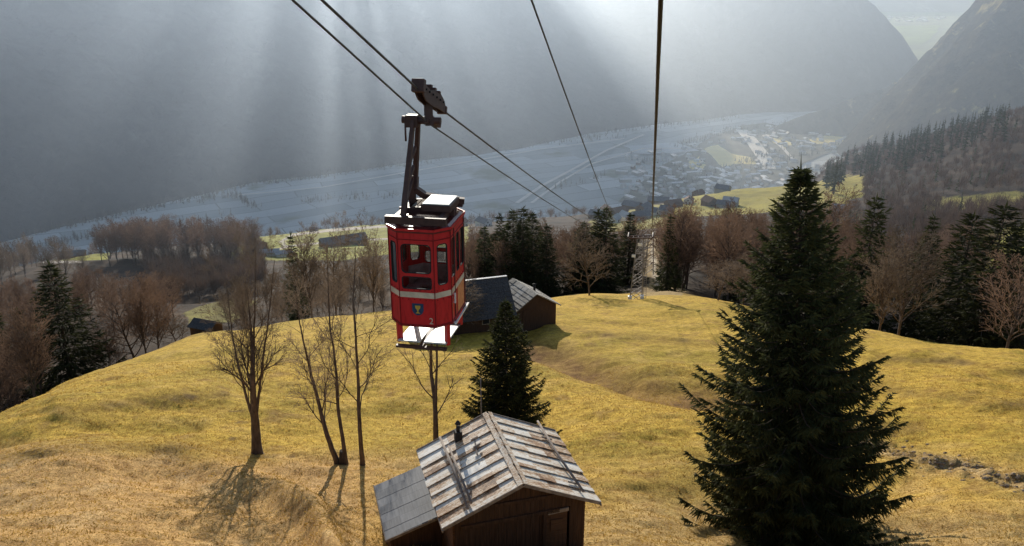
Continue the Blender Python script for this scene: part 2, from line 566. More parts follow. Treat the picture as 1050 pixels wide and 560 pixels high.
    c = lerp(c, (0.62, 0.54, 0.40), (road < 2.0) * (Y > 150) * (Y < 520))
    road = seg_d(px, py, [(-20, 438), (12, 424), (50, 404), (76, 390)])
    idx = np.arange(ns * nl).reshape(nl, ns)
    q = np.stack([idx[:-1, :-1], idx[:-1, 1:], idx[1:, 1:], idx[1:, :-1]], -1).reshape(-1, 4)
    me = mesh_np('ground', np.c_[X, Y, z], q, smooth=True)
    a = me.color_attributes.new('sward', 'FLOAT_COLOR', 'POINT')
    a.data.foreach_set('color', np.c_[np.clip(c, 0.01, 0.9), np.ones(len(c))].astype(np.float32).ravel())
    m, nt, b, out = new_mat('meadow_sward')
    at = N(nt, 'ShaderNodeAttribute', attribute_name='sward')
    f1 = noise(nt, 13, 7, 0.8)
    f2 = noise(nt, 1.6, 5, 0.7)
    k1 = ramp(nt, f1, [(0.33, (0.26, 0.22, 0.19)), (0.48, (0.92, 0.90, 0.88)), (0.66, (1.6, 1.62, 1.7))])
    k2 = ramp(nt, f2, [(0.32, (0.62, 0.55, 0.50)), (0.68, (1.28, 1.3, 1.32))])
    cc = mixc(nt, 1.0, at.outputs['Color'], k1, 'MULTIPLY')
    cc = mixc(nt, 1.0, cc, k2, 'MULTIPLY')
    nt.links.new(cc, b.inputs['Base Color'])
    b.inputs['Roughness'].default_value = 0.95
    b.inputs['Specular IOR Level'].default_value = 0.1
    ad = N(nt, 'ShaderNodeMath', operation='ADD')
    nt.links.new(f1, ad.inputs[0])
    nt.links.new(f2, ad.inputs[1])
    bump(nt, ad.outputs[0], 0.9, 0.10, b)
    tag(link('ground', me, m), kind='structure')
    return X.reshape(nl, ns), Y.reshape(nl, ns), z.reshape(nl, ns)


GX, GY, GZ = make_ground()


def surf(x, y):
    """height of the finished ground mesh (bilinear)"""
    nl, ns = GX.shape
    fs = (x / y + 1.0) / 2.0 * (ns - 1)
    fl = (math.log(y) - math.log(13)) / (math.log(2300) - math.log(13)) * (nl - 1)
    i = min(max(int(fs), 0), ns - 2)
    j = min(max(int(fl), 0), nl - 2)
    a = fs - i
    b = fl - j
    return float((GZ[j, i] * (1 - a) + GZ[j, i + 1] * a) * (1 - b) + (GZ[j + 1, i] * (1 - a) + GZ[j + 1, i + 1] * a) * b)


def stand(px, py, Y):
    """point on the ground surveyed at photo column px near row py, at distance Y"""
    p = spot(px, py, Y)
    return (p[0], Y, surf(p[0], Y))


# ------------------------------------------------------------------ valley floor and mountains
FLOOR = -600.0


def grid_mesh(name, x0, x1, nx, y0, y1, ny, fz, mat, kind='structure', xs=None):
    xs = np.linspace(x0, x1, nx) if xs is None else xs
    nx = len(xs)
    ys = np.exp(np.linspace(math.log(y0), math.log(y1), ny))
    X, Y = np.meshgrid(xs, ys)
    z = fz(X.ravel(), Y.ravel())
    idx = np.arange(nx * ny).reshape(ny, nx)
    q = np.stack([idx[:-1, :-1], idx[:-1, 1:], idx[1:, 1:], idx[1:, :-1]], -1).reshape(-1, 4)
    me = mesh_np(name, np.c_[X.ravel(), Y.ravel(), z], q, smooth=True)
    return tag(link(name, me, mat), kind=kind)


def floor_mat():
    m, nt, b, out = new_mat('frosty_fields')
    tc = nt.nodes.new('ShaderNodeTexCoord')
    mp = N(nt, 'ShaderNodeMapping')
    mp.inputs['Rotation'].default_value = (0, 0, R(-32))
    wob = N(nt, 'ShaderNodeTexNoise', i_Scale=0.0016, i_Detail=2.0)
    nt.links.new(tc.outputs['Object'], wob.inputs['Vector'])
    va = N(nt, 'ShaderNodeVectorMath', operation='MULTIPLY_ADD')
    va.inputs[1].default_value = (160, 160, 0)
    nt.links.new(wob.outputs['Color'], va.inputs[0])
    nt.links.new(tc.outputs['Object'], va.inputs[2])
    nt.links.new(va.outputs[0], mp.inputs['Vector'])
    bk = N(nt, 'ShaderNodeTexBrick', i_Scale=1.0, offset=0.37)
    bk.inputs['Brick Width'].default_value = 230.0
    bk.inputs['Row Height'].default_value = 62.0
    bk.inputs['Mortar Size'].default_value = 2.2
    bk.inputs['Mortar Smooth'].default_value = 0.4
    bk.inputs['Color1'].default_value = (0.30, 0.35, 0.36, 1)
    bk.inputs['Color2'].default_value = (0.58, 0.62, 0.63, 1)
    bk.inputs['Mortar'].default_value = (0.20, 0.235, 0.225, 1)
    nt.links.new(mp.outputs['Vector'], bk.inputs['Vector'])
    bw = N(nt, 'ShaderNodeRGBToBW')
    nt.links.new(bk.outputs['Color'], bw.inputs['Color'])
    c = bk.outputs['Color']
    n = noise(nt, 0.004, 5)
    c = mixc(nt, ramp(nt, n, [(0.60, (0, 0, 0)), (0.68, (1, 1, 1))]), c, (0.15, 0.19, 0.14))
    # beyond the gap the plain is green
    sp = N(nt, 'ShaderNodeSeparateXYZ')
    nt.links.new(tc.outputs['Object'], sp.inputs[0])
    far = N(nt, 'ShaderNodeMapRange', i_From_Min=4600.0, i_From_Max=5400.0)
    nt.links.new(sp.outputs['Y'], far.inputs['Value'])
    g = ramp(nt, bw.outputs[0], [(0.3, (0.05, 0.10, 0.025)), (0.62, (0.15, 0.21, 0.06))])
    c = mixc(nt, far.outputs[0], c, g)
    nt.links.new(c, b.inputs['Base Color'])
    b.inputs['Roughness'].default_value = 0.9
    return m


grid_mesh('valley_floor', -9000, 9000, 160, 1500, 26000, 120, lambda x, y: FLOOR + 2.5 * fbm(x / 400, y / 400, 3) * (y < 1e9), floor_mat())


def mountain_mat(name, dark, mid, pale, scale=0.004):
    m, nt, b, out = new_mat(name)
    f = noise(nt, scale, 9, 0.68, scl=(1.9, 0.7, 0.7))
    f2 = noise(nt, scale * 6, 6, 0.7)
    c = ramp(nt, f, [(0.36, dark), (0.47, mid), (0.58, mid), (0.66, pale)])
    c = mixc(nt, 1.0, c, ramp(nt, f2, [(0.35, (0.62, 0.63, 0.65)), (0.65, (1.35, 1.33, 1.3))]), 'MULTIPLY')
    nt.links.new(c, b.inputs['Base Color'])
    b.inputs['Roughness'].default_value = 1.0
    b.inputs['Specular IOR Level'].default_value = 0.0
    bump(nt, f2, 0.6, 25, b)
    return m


def ridge_height(x, y, pts):
    """highest of the flanks falling from a ridge polyline; pts = (x, y, z, slope)"""
    best = np.full(x.shape, -1e9)
    for (ax, ay, az, asl), (bx, by, bz, bsl) in zip(pts, pts[1:]):
        vx, vy = bx - ax, by - ay
        t = np.clip(((x - ax) * vx + (y - ay) * vy) / (vx * vx + vy * vy), 0, 1)
        d = np.hypot(x - ax - t * vx, y - ay - t * vy)
        best = np.maximum(best, az + (bz - az) * t - (asl + (bsl - asl) * t) * d)
    return best


RAY_GAPS = [(-1265, 14, 0.55), (-1130, 18, 1.0), (-1085, 9, 0.5), (-1000, 20, 1.0), (-955, 9, 0.8), (-905, 11, 0.9), (-868, 8, 0.7), (-820, 14, 0.9), (-770, 10, 0.7), (-720, 16, 0.9)]  # gaps in the unseen crest, added to shape sunbeams in the haze


FOOT = []
for px_, py_ in ((-420, 360), (-150, 290), (0, 249), (130, 217), (250, 190), (420, 166), (640, 133), (760, 119), (860, 112)):
    q_ = spot(px_, py_, 1000.0)
    FOOT.append(q_[:2] * (FLOOR / q_[2]))
FOOT = np.array([(-7000.0, 1200.0)] + FOOT + [(2700.0, 3800.0)])


def opp(x, y):
    """shaded mountain wall; its unseen crest has added crags, gapped to let sunbeams through"""
    yf = np.interp(x, FOOT[:, 0], FOOT[:, 1]) + 90 * fbm(x / 330, x * 0 + 3.3, 4)
    yr = np.interp(x, [-7000, -3000, -1000, -250, 200, 1000, 2700], [4400, 4850, 5200, 5250, 5200, 5000, 4700])
    hr = np.interp(x, [-7000, -3000, -1000, -600, -250, 100, 420, 1000, 2700], [1000, 960, 690, 540, 400, 170, -110, -140, -140])  # out-of-view crest heights, shaped for where sun and shade reach the valley
    t = (y - yf) / (yr - yf)
    up_ = np.where(t < 0, t * 0.4, np.clip(t, 0, 1) ** 1.06)
    z = FLOOR + (hr - FLOOR) * up_ * (1 - sstep(1150, 1700, x)) - np.clip(y - yr, 0, None) * 0.5
    d = np.hypot(x - np.minimum(x, 1420) * 0 - np.clip(x, 1150, 1420), y - 4700 - 0.55 * (1420 - np.clip(x, 1150, 1420)))
    spur = 150 - 0.30 * (1420 - np.clip(x, 1150, 1420)) - 0.55 * d - 0.00050 * d * d
    z = np.maximum(z, np.where(x > 900, spur, -1e6))
    amp = np.clip((z - FLOOR) / 400, 0, 1)
    calm = (1 - 0.75 * sstep(-300, 200, x) * (1 - sstep(950, 1250, x))) * (1 - 0.85 * np.exp(-((x + 1000) / 420) ** 2) * np.exp(-((y - 5200) / 420) ** 2))
    z = z + amp * calm * (170 * fbm(x / 900, y / 900, 5) + 90 * (0.5 - np.abs(fbm(x / 420 + 9, y / 420, 4))))
    z = z + amp * 26 * fbm(x / 110 + 31, y / 110, 4)
    g = sum(k * np.exp(-np.abs((x - c) / w / 1.15) ** 4) for c, w, k in RAY_GAPS)
    ray_crag = (1 - sstep(-720, 60, x)) * np.clip(1 - g, 0, 1)
    z = z + 240 * ray_crag * np.exp(-((y - 5200) / 70) ** 2)
    return np.maximum(z, FLOOR - 40)


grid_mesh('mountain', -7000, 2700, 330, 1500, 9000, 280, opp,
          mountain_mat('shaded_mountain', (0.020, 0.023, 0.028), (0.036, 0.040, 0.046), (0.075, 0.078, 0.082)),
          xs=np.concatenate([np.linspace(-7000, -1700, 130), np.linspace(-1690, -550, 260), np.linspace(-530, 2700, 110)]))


def rmt(x, y):
    P_ = [(*spot(px, py, Y), sl) for px, py, Y, sl in ((1350, -120, 2100, 1.0), (1120, -75, 2400, 1.25), (1004, 4, 2750, 1.35), (976, 40, 3050, 1.35), (944, 72, 3200, 1.2), (905, 93, 3230, 0.85), (868, 105, 3230, 0.65), (820, 120, 3230, 0.5))]
    z = ridge_height(x, y, P_)
    amp = np.clip((z - FLOOR) / 300, 0, 1)
    z = z + amp * (110 * fbm(x / 260, y / 260, 6) + 70 * (0.5 - np.abs(fbm(x / 150 + 4, y / 150, 3))))
    return np.maximum(z, FLOOR - 40)


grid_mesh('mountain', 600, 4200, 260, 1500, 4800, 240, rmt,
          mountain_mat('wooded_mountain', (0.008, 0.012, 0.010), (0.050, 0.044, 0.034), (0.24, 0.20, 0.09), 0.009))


def dist(x, y):
    z = ridge_height(x, y, [(-9000, 17000, 1500, 0.3), (3000, 16500, 900, 0.3), (7000, 16500, 700, 0.25), (16000, 17000, 1500, 0.3)])
    z = z + np.clip((z - FLOOR) / 400, 0, 1) * 260 * fbm(x / 1500, y / 1500, 5)
    return np.maximum(z, FLOOR - 60)


grid_mesh('mountain', -3000, 14000, 160, 9500, 20000, 90, dist,
          mountain_mat('distant_range', (0.05, 0.055, 0.05), (0.08, 0.08, 0.07), (0.3, 0.3, 0.28), 0.001))

# ------------------------------------------------------------------ trees: segments -> meshes
def frames(d):
    ref = np.where(np.abs(d[:, 2:3]) > 0.9, np.array([[1.0, 0, 0]]), np.array([[0, 0, 1.0]]))
    a = np.cross(d, ref)
    a /= np.linalg.norm(a, axis=1, keepdims=True) + 1e-9
    b = np.cross(d, a)
    return a, b


def tubes(P0, P1, r0, r1, n):
    d = P1 - P0
    d = d / (np.linalg.norm(d, axis=1, keepdims=True) + 1e-9)
    a, b = frames(d)
    th = np.arange(n) * 2 * np.pi / n
    ring = a[:, None, :] * np.cos(th)[None, :, None] + b[:, None, :] * np.sin(th)[None, :, None]
    V0 = P0[:, None, :] + ring * r0[:, None, None]
    V1 = P1[:, None, :] + ring * r1[:, None, None]
    V = np.concatenate([V0, V1], 1).reshape(-1, 3)
    base = np.arange(len(P0))[:, None] * (2 * n)
    k = np.arange(n)[None, :]
    Q = np.stack([base + k, base + (k + 1) % n, base + n + (k + 1) % n, base + n + k], -1).reshape(-1, 4)
    return V, Q


def ribbons(P0, P1, r0, r1):
    d = P1 - P0
    d = d / (np.linalg.norm(d, axis=1, keepdims=True) + 1e-9)
    a, b = frames(d)
    th = rng.random(len(P0))[:, None] * np.pi
    w = a * np.cos(th) + b * np.sin(th)
    V = np.stack([P0 - w * r0[:, None], P0 + w * r0[:, None], P1 + w * r1[:, None], P1 - w * r1[:, None]], 1).reshape(-1, 3)
    Q = np.arange(len(V)).reshape(-1, 4)
    return V, Q


def merge(parts):
    Vs, Qs, o = [], [], 0
    for V, Q in parts:
        Vs.append(V)
        Qs.append(Q + o)
        o += len(V)
    return np.concatenate(Vs), np.concatenate(Qs)


def segs_mesh(segs, thick=0.035, mid=0.012):
    """segs: (p0, p1, r0, r1) -> V, Q with 7-sided, 4-sided tubes and ribbons by thickness"""
    A = np.array([np.r_[s[0], s[1], s[2], s[3]] for s in segs])
    P0, P1, r0, r1 = A[:, :3], A[:, 3:6], A[:, 6], A[:, 7]
    out = []
    for lo, hi, n in ((thick, 1e9, 7), (mid, thick, 4)):
        k = (r0 >= lo) & (r0 < hi)
        if k.any(): out.append(tubes(P0[k], P1[k], r0[k], r1[k], n))
    k = r0 < mid
    if k.any(): out.append(ribbons(P0[k], P1[k], r0[k], r1[k]))
    return merge(out)


def grow(segs, p, d, L, r, depth, o, trunk=None):
    """a limb and its branches. o: up, wob, kids, angle, ratio, rmin, maxdepth"""
    n = max(2, int(L / o['step'])) if depth < o['maxdepth'] else 2
    p = np.array(p, float)
    d = np.array(d, float)
    sl = L / n
    rt = max(o['rmin'], r * (0.45 if depth else 0.35))
    start = len(segs)
    stations = []
    for i in range(n):
        d = d + np.array([rnd.gauss(0, 1), rnd.gauss(0, 1), rnd.gauss(0, 1)]) * o['wob'] * (0.5 if depth == 0 else 1) + np.array([0, 0, o['up']]) * (0.4 if depth else 0.15)
        d /= np.linalg.norm(d)
        q = p + d * sl
        ra = r + (rt - r) * i / n
        rb = r + (rt - r) * (i + 1) / n
        segs.append((p, q, ra, rb))
        stations.append((q, d.copy(), rb, (i + 1) / n))
        p = q
    if depth >= o['maxdepth']: return
    k = o['kids'][depth]
    t0 = o['first'] if depth == 0 else 0.2
    for j in range(k):
        t = t0 + (1 - t0) * (j + rnd.random()) / k
        i = min(n - 1, int(t * n))
        q, dd, rr, tt = stations[i]
        a = frames(dd[None])[0][0]
        b = np.cross(dd, a)
        ph = j * 2.4 + rnd.uniform(-0.5, 0.5)
        side = a * math.cos(ph) + b * math.sin(ph)
        ang = o['angle'][depth] * rnd.uniform(0.7, 1.25)
        nd = dd * math.cos(ang) + side * math.sin(ang)
        grow(segs, q, nd, L * o['ratio'][depth] * (1.15 - 0.6 * tt) * rnd.uniform(0.7, 1.2), max(o['rmin'], min(rr * 0.75, r * 0.5)), depth + 1, o)


def bare_tree_segs(H, o, girth=0.018, lean=(0, 0)):
    segs = []
    grow(segs, (0, 0, -0.3), (lean[0], lean[1], 1), H, H * girth, 0, o)
    return segs


def split_trunk(segs, cut):
    tr = [s for s in segs if s[2] >= cut]
    tw = [s for s in segs if s[2] < cut]
    return tr, tw


# --- spruces
def spruce(H, Rm, levels, per, ntw, tw_len, tw_w, low=0.05, seed=1, shape=0.8, ragged=0.22):
    """returns trunk (V,Q) and crown (V,Q)"""
    g = np.random.default_rng(seed)
    tz = np.linspace(0, H, 9)
    tr = [(np.array([0, 0, tz[i] - (0.4 if i == 0 else 0)]), np.array([0, 0, tz[i + 1]]), H * 0.014 * (1 - tz[i] / H) + 0.01, H * 0.014 * (1 - tz[i + 1] / H) + 0.008) for i in range(8)]
    P0l, P1l, r0l, r1l = [], [], [], []
    bs = list(tr)
    lob = g.random(7)
    for k in range(levels):
        t = low + (1 - low) * (k + g.random() * 0.7) / levels
        z = H * t
        L0 = Rm * ((1 - t) ** shape if shape else math.sin(math.pi / 2 * (1 - t) ** 0.92))
        if t < 0.14: L0 *= 0.78 + 1.5 * t
        n = per if t < 0.85 else max(3, per - 2)
        ph0 = g.random() * 6.28
        for j in range(n):
            ph = ph0 + j * 6.283 / n + g.normal(0, 0.25)
            L = L0 * (1 + ragged * g.normal()) * (0.86 + 0.28 * lob[int((ph % 6.283) / 6.284 * 7)])
            L = max(0.10 * Rm * (1.2 - t), L)
            el = -0.38 + 0.95 * t ** 1.3 + g.normal(0, 0.08)
            out = np.array([math.cos(ph), math.sin(ph), 0])
            m = max(3, int(L / tw_len * 1.5))
            # branch line: out, sagging, tip lifted
            tt = np.linspace(0, 1, m + 1)
            bz = z + L * (np.sin(el) * tt - 0.22 * (1 - t) * np.sin(np.pi * tt) + 0.16 * tt ** 3)
            bp = out[None, :] * (L * tt * math.cos(el))[:, None]
            bp[:, 2] = bz
            rb = 0.011 * L + 0.006
            for i in range(0, m, 2):
                i2 = min(m, i + 2)
                bs.append((bp[i], bp[i2], rb * (1 - tt[i]) + 0.004, rb * (1 - tt[i2]) + 0.004))
            # needle sprays
            side = np.array([-out[1], out[0], 0])
            K = int(ntw * m * (0.55 + 0.9 * L / Rm))
            u = 0.12 + 0.88 * g.random(K) ** 0.8
            base = np.stack([np.interp(u, tt, bp[:, q]) for q in range(3)], 1)
            sg = np.where(g.random(K) < 0.5, -1, 1)
            spread = g.uniform(0.25, 1.25, K)
            wl = tw_len * (0.5 + 0.9 * g.random(K)) * (0.45 + 1.1 * np.sin(np.pi * np.clip(u * 0.8 + 0.18, 0, 1))) * (0.6 + 0.5 * (1 - t))
            dirv = out[None] * np.cos(spread)[:, None] + side[None] * (sg * np.sin(spread))[:, None]
            dirv[:, 2] += -0.9 * (g.random(K) < 0.35) * (1 - t)
            dirv[:, 2] += -0.45 * (1 - t) - 0.35 * g.random(K) + 0.25 * (u > 0.85) + 0.3 * t
            dirv /= np.linalg.norm(dirv, axis=1, keepdims=True)
            P0l.append(base)
            P1l.append(base + dirv * wl[:, None])
            r0l.append(np.full(K, tw_w) * g.uniform(0.7, 1.3, K))
            r1l.append(np.full(K, tw_w * 0.12))
            # leading shoot
            P0l.append(bp[-2:-1])
            P1l.append(bp[-1:] + out[None] * tw_len * 0.5)
            r0l.append(np.array([tw_w * 1.2]))
            r1l.append(np.array([tw_w * 0.1]))
    # leader
    P0l.append(np.array([[0, 0, H * 0.97]]))
    P1l.append(np.array([[0, 0, H * 1.035]]))
    r0l.append(np.array([tw_w * 1.3]))
    r1l.append(np.array([tw_w * 0.1]))
    for j in range(8):
        a = g.random() * 6.28
        z = H * (0.94 + 0.055 * g.random())
        P0l.append(np.array([[0, 0, z]]))
        P1l.append(np.array([[0.5 * tw_len * math.cos(a), 0.5 * tw_len * math.sin(a), z + tw_len * g.uniform(0.3, 1.0)]]))
        r0l.append(np.array([tw_w]))
        r1l.append(np.array([tw_w * 0.1]))
    P0, P1, r0, r1 = np.concatenate(P0l), np.concatenate(P1l), np.concatenate(r0l), np.concatenate(r1l)
    # spindle: two crossed ribbons bulging in the middle
    Pm = P0 * 0.6 + P1 * 0.4
    c1 = ribbons(P0, Pm, r0 * 0.45, r0)
    c2 = ribbons(Pm, P1, r0, r1)
    return segs_mesh(bs, 0.03, 0.004), merge([c1, c2])


def tree_thing(name, label, cat, loc, trunkVQ, crownVQ, mt, mc, rz=0.0, scale=(1, 1, 1), group=None, tilt=(0, 0)):
    t = empty(name, loc, rz)
    t.scale = scale
    t.rotation_euler = (tilt[0], tilt[1], rz)
    tag(t, label, cat, group)
    link('trunk', mesh_np('trunk', *trunkVQ, smooth=True), mt, t)
    link('crown', mesh_np('crown', *crownVQ), mc, t)
    return t


def copy_tree(src, loc, rz=0.0, scale=1.0, label=None, group=None, sxy=1.0):
    c = src.copy()
    COL.objects.link(c)
    c.location = loc
    c.rotation_euler = (0, 0, rz)
    c.scale = (scale * sxy, scale * sxy, scale)
    if label: c['label'] = label
    if group: c['group'] = group
    for ch in src.children:
        d = ch.copy()
        COL.objects.link(d)
        d.parent = c
    return c

# ------------------------------------------------------------------ spruces in place
def height_to(px_top, py_top, base):
    """height of an upright thing standing at base whose tip was seen at py_top"""
    r = spot(px_top, py_top, base[1])
    return r[2] - base[2]


# the big spruce on the right
B = stand(812, 551, 33)
Hb = height_to(822, 170, B)
tv, cv = spruce(Hb, 4.3, 74, 9, 9, 0.46, 0.038, low=0.03, seed=5, shape=0, ragged=0.19)
tree_thing('spruce_tree', 'huge dark spruce standing alone on the meadow, its skirt reaching the grass', 'tree', B, tv, cv, M['bark'], M['needles'], rz=0.0, tilt=(0.0, R(-5.2)))
# the young spruce behind the hut
B = stand(519, 462, 46)
Hs = height_to(516, 309, B)
tv, cv = spruce(Hs, 2.4, 48, 9, 8, 0.36, 0.030, low=0.02, seed=9, shape=0, ragged=0.16)
tree_thing('spruce_tree', 'young olive green spruce just behind the hut with the patched board roof', 'tree', B, tv, cv, M['bark'], M['needles_young'], rz=1.0)
B = stand(469, 446, 44)
tv, cv = spruce(1.9, 0.8, 16, 6, 5, 0.22, 0.024, low=0.03, seed=12)
tree_thing('spruce_sapling', 'knee high spruce sapling beside the taller young spruce', 'tree', B, tv, cv, M['bark'], M['needles_young'])

SPR = [spruce(16, 3.3, 34, 7, 4, 0.75, 0.06, low=0.04, seed=21, shape=0.85),
       spruce(16, 2.7, 36, 6, 4, 0.70, 0.06, low=0.03, seed=22, shape=0.95),
       spruce(16, 3.9, 32, 7, 4, 0.85, 0.07, low=0.02, seed=23, shape=0.7, ragged=0.3)]
spr_src = []
for i, (tv, cv) in enumerate(SPR):
    spr_src.append((mesh_np('trunk', *tv, smooth=True), mesh_np('crown', *cv)))
    spr_src[-1][0].materials.append(M['bark'])
    spr_src[-1][1].materials.append(M['needles'])


def place_spruce(kind, px, py_top, py_base, Y, label, group=None, sxy=1.0):
    b = stand(px, py_base, Y)
    h = max(3.0, height_to(px, py_top, b))
    t = empty('spruce_tree', b, rnd.uniform(0, 6.28))
    t.scale = (h / 16 * sxy, h / 16 * sxy, h / 16)
    tag(t, label, 'tree', group)
    for nm, me in zip(('trunk', 'crown'), spr_src[kind]):
        c = bpy.data.objects.new(nm, me)
        COL.objects.link(c)
        c.parent = t
    return t


place_spruce(0, 76, 271, 402, 108, 'broad dark spruce rising from behind the left edge of the meadow', sxy=1.6)
place_spruce(1, 12, 308, 405, 128, 'slim spruce among the bare trees at the left border of the photo')
place_spruce(1, 35, 318, 400, 130, 'short spruce beside the slim one at the left border of the photo')
place_spruce(1, 306, 241, 330, 172, 'single dark spruce among the bare trees left of the red cable car', sxy=0.95)
place_spruce(2, 880, 202, 330, 152, 'tall spruce peeping out behind the right shoulder of the big lone spruce', sxy=0.9)
place_spruce(0, 938, 222, 338, 165, 'spruce with pale shoots above the bare brown bush on the right')
place_spruce(2, 975, 220, 345, 140, 'left one of the close pair of black spruces on the right crest', sxy=1.25)
place_spruce(2, 1004, 211, 348, 128, 'tallest black spruce on the right crest', sxy=1.4)
place_spruce(1, 1024, 232, 348, 138, 'spruce at the right side of the black crest group', sxy=1.5)
place_spruce(0, 1046, 264, 352, 120, 'short dark spruce cut by the right border of the photo', sxy=1.4)
row = 'spruces in the wood behind the middle barn'
for k, (px, pt, Y) in enumerate([(497, 233, 190), (513, 221, 185), (526, 216, 180), (536, 213, 176), (545, 219, 182), (560, 231, 170), (597, 228, 185), (610, 216, 180), (619, 213, 178), (643, 219, 200), (506, 240, 200), (590, 236, 190), (553, 238, 195)]):
    place_spruce(k % 2, px, pt, 300, Y, 'dark spruce in the wood behind the middle barn', row, sxy=1.5)
place_spruce(1, 683, 221, 297, 168, 'dark spruce right of the lattice pylon at the edge of the red brown wood', sxy=1.2)
place_spruce(1, 692, 228, 295, 182, 'half hidden spruce in the red brown wood right of the pylon')
place_spruce(1, 750, 247, 300, 165, 'lone small spruce within the red brown wood behind the big spruce')

# ------------------------------------------------------------------ bare trees near the hut
OPT_FINE = dict(up=0.10, wob=0.11, kids=[0, 9, 8, 6], angle=[0.8, 0.75, 0.8, 0.8], ratio=[0.5, 0.50, 0.5, 0.5], rmin=0.0038, maxdepth=4, step=0.35, first=0.2)
OPT_FINE['kids'] = [9, 8, 7, 5, 0]
OPT_FINE['angle'] = [0.7, 0.75, 0.8, 0.8]
OPT_FINE['ratio'] = [0.5, 0.5, 0.5, 0.5]


def guided(path, Y, r0, limbs, o, seed, first=0.35, r_end=0.02, spread=1.0):
    """trunk through surveyed points [(px, py)], branches grown from it; returned relative to its foot"""
    rnd.seed(seed)
    foot = np.array(stand(path[0][0], path[0][1], Y))
    foot_py = path[0][1]
    pts = [np.array([0, 0, -0.3]), np.zeros(3)]
    yy = foot[1]
    for k, (px, py) in enumerate(path[1:]):
        yk = yy + 0.35 * rnd.gauss(0, 1)
        pts.append(spot(px, py, yk) - foot)
    # resample smoothly
    P_ = []
    for a, b in zip(pts, pts[1:]):
        n = max(2, int(np.linalg.norm(b - a) / 0.35))
        for i in range(n): P_.append(a + (b - a) * i / n)
    P_.append(pts[-1])
    P_ = np.array(P_)
    for _ in range(3): P_[1:-1] = 0.25 * P_[:-2] + 0.5 * P_[1:-1] + 0.25 * P_[2:]
    P_[2:] += np.cumsum(rng.normal(0, 0.012, (len(P_) - 2, 3)), 0)
    n = len(P_) - 1
    tt = np.linspace(0, 1, n + 1)
    rad = r0 * (1 - tt) ** 1.25 * (1 + 0.9 * np.exp(-tt * n * 0.9)) + r_end
    segs = [(P_[i], P_[i + 1], rad[i], rad[i + 1]) for i in range(n)]
    H = np.linalg.norm(P_[-1] - P_[0])
    for j in range(limbs):
        t = first + (1 - first) * (j + rnd.random()) / limbs
        i = min(n - 1, int(t * n))
        d = P_[i + 1] - P_[i]
        d /= np.linalg.norm(d)
        a = frames(d[None])[0][0]
        b = np.cross(d, a)
        ph = j * 2.4 + rnd.uniform(-0.6, 0.6)
        sd = a * math.cos(ph) + b * math.sin(ph)
        ang = rnd.uniform(0.4, 0.85) * spread
        L = H * rnd.uniform(0.18, 0.34) * (1.25 - 0.75 * t)
        grow(segs, P_[i], d * math.cos(ang) + sd * math.sin(ang), L, max(0.010, rad[i] * 0.34), 1, o)
    return foot, segs


def add_bare(name, label, foot, segs, cut, twig, group=None, bark='bark_pale'):
    tr, tw = split_trunk(segs, cut)
    return tree_thing(name, label, 'tree', foot, segs_mesh(tr, 0.05, 0.012), segs_mesh(tw, 0.03, 0.011), M[bark], M[twig], group=group)


O1 = dict(up=0.16, wob=0.10, kids=[0, 8, 7, 5], angle=[0.6, 0.5, 0.6, 0.7], ratio=[0.5, 0.5, 0.55, 0.65], rmin=0.0065, maxdepth=4, step=0.3, first=0.2)
# pollard with several upright stems and a haze of twigs
foot, segs = guided([(263, 462), (262, 440), (260, 420), (258, 385), (257, 350), (255, 318), (252, 290)], 47, 0.34, 14, O1, 31, first=0.34)
for path in ([(261, 438), (272, 405), (276, 370), (281, 330), (284, 298)], [(261, 440), (249, 410), (242, 378), (238, 345), (234, 312)], [(259, 425), (266, 385), (268, 340), (268, 292)]):
    f2, s2 = guided(path, 47, 0.10, 12, O1, path[1][0], first=0.22)
    f2 = spot(path[0][0], path[0][1], 47)
    segs += [(s[0] + f2 - foot, s[1] + f2 - foot, s[2], s[3]) for s in s2 if s[0][2] > -0.05]
add_bare('bare_tree', 'bare many stemmed tree with a round haze of twigs, left of the other leafless trees', foot, segs, 0.03, 'twig')
O2 = dict(O1, kids=[0, 8, 7, 5], wob=0.13, up=0.10)
foot, segs = guided([(346, 472), (338, 455), (331, 430), (326, 405), (319, 380), (312, 350), (307, 325), (304, 300)], 45.5, 0.17, 13, O2, 41, first=0.22)
# broken stub at its foot
add_bare('bare_tree', 'bare tree with a crooked trunk leaning left, beside a stump', foot, segs, 0.03, 'twig')
st = stand(351, 472, 45.4)
mb = MB()
mb.tube([(0, 0, -0.2), (0.02, 0, 0.5), (0.06, 0.0, 0.95)], [0.28, 0.21, 0.19], 9)
tag(mb.build('tree_stump', M['bark'], None), 'knee high stump at the foot of the crooked leaning tree', 'stump').location = st
foot, segs = guided([(355, 473), (352, 450), (347, 420), (346, 390), (343, 360), (338, 330), (337, 300), (336, 272), (335, 252)], 45.3, 0.13, 14, O2, 51, first=0.25)
add_bare('bare_tree', 'thin wavy bare tree, middle of the three leafless trees above their shadows', foot, segs, 0.028, 'twig')
foot, segs = guided([(372, 476), (369, 440), (368, 400), (367, 370), (366, 340), (365, 310), (366, 280), (367, 255)], 45, 0.145, 15, O2, 61, first=0.28)
add_bare('bare_tree', 'straight slender bare tree nearest to the lean-to roof', foot, segs, 0.028, 'twig')
foot, segs = guided([(447, 446), (446, 430), (444, 405), (441, 380), (442, 355), (446, 330), (448, 300)], 45, 0.20, 10, dict(O2, kids=[0, 5, 5, 3]), 71, first=0.3)
f2, s2 = guided([(446, 432), (449, 400), (450, 370), (453, 340), (460, 310)], 45, 0.09, 8, dict(O2, kids=[0, 5, 5, 3]), 72, first=0.3)
f2 = spot(446, 432, 45)
segs += [(s[0] + f2 - foot, s[1] + f2 - foot, s[2], s[3]) for s in s2 if s[0][2] > -0.05]
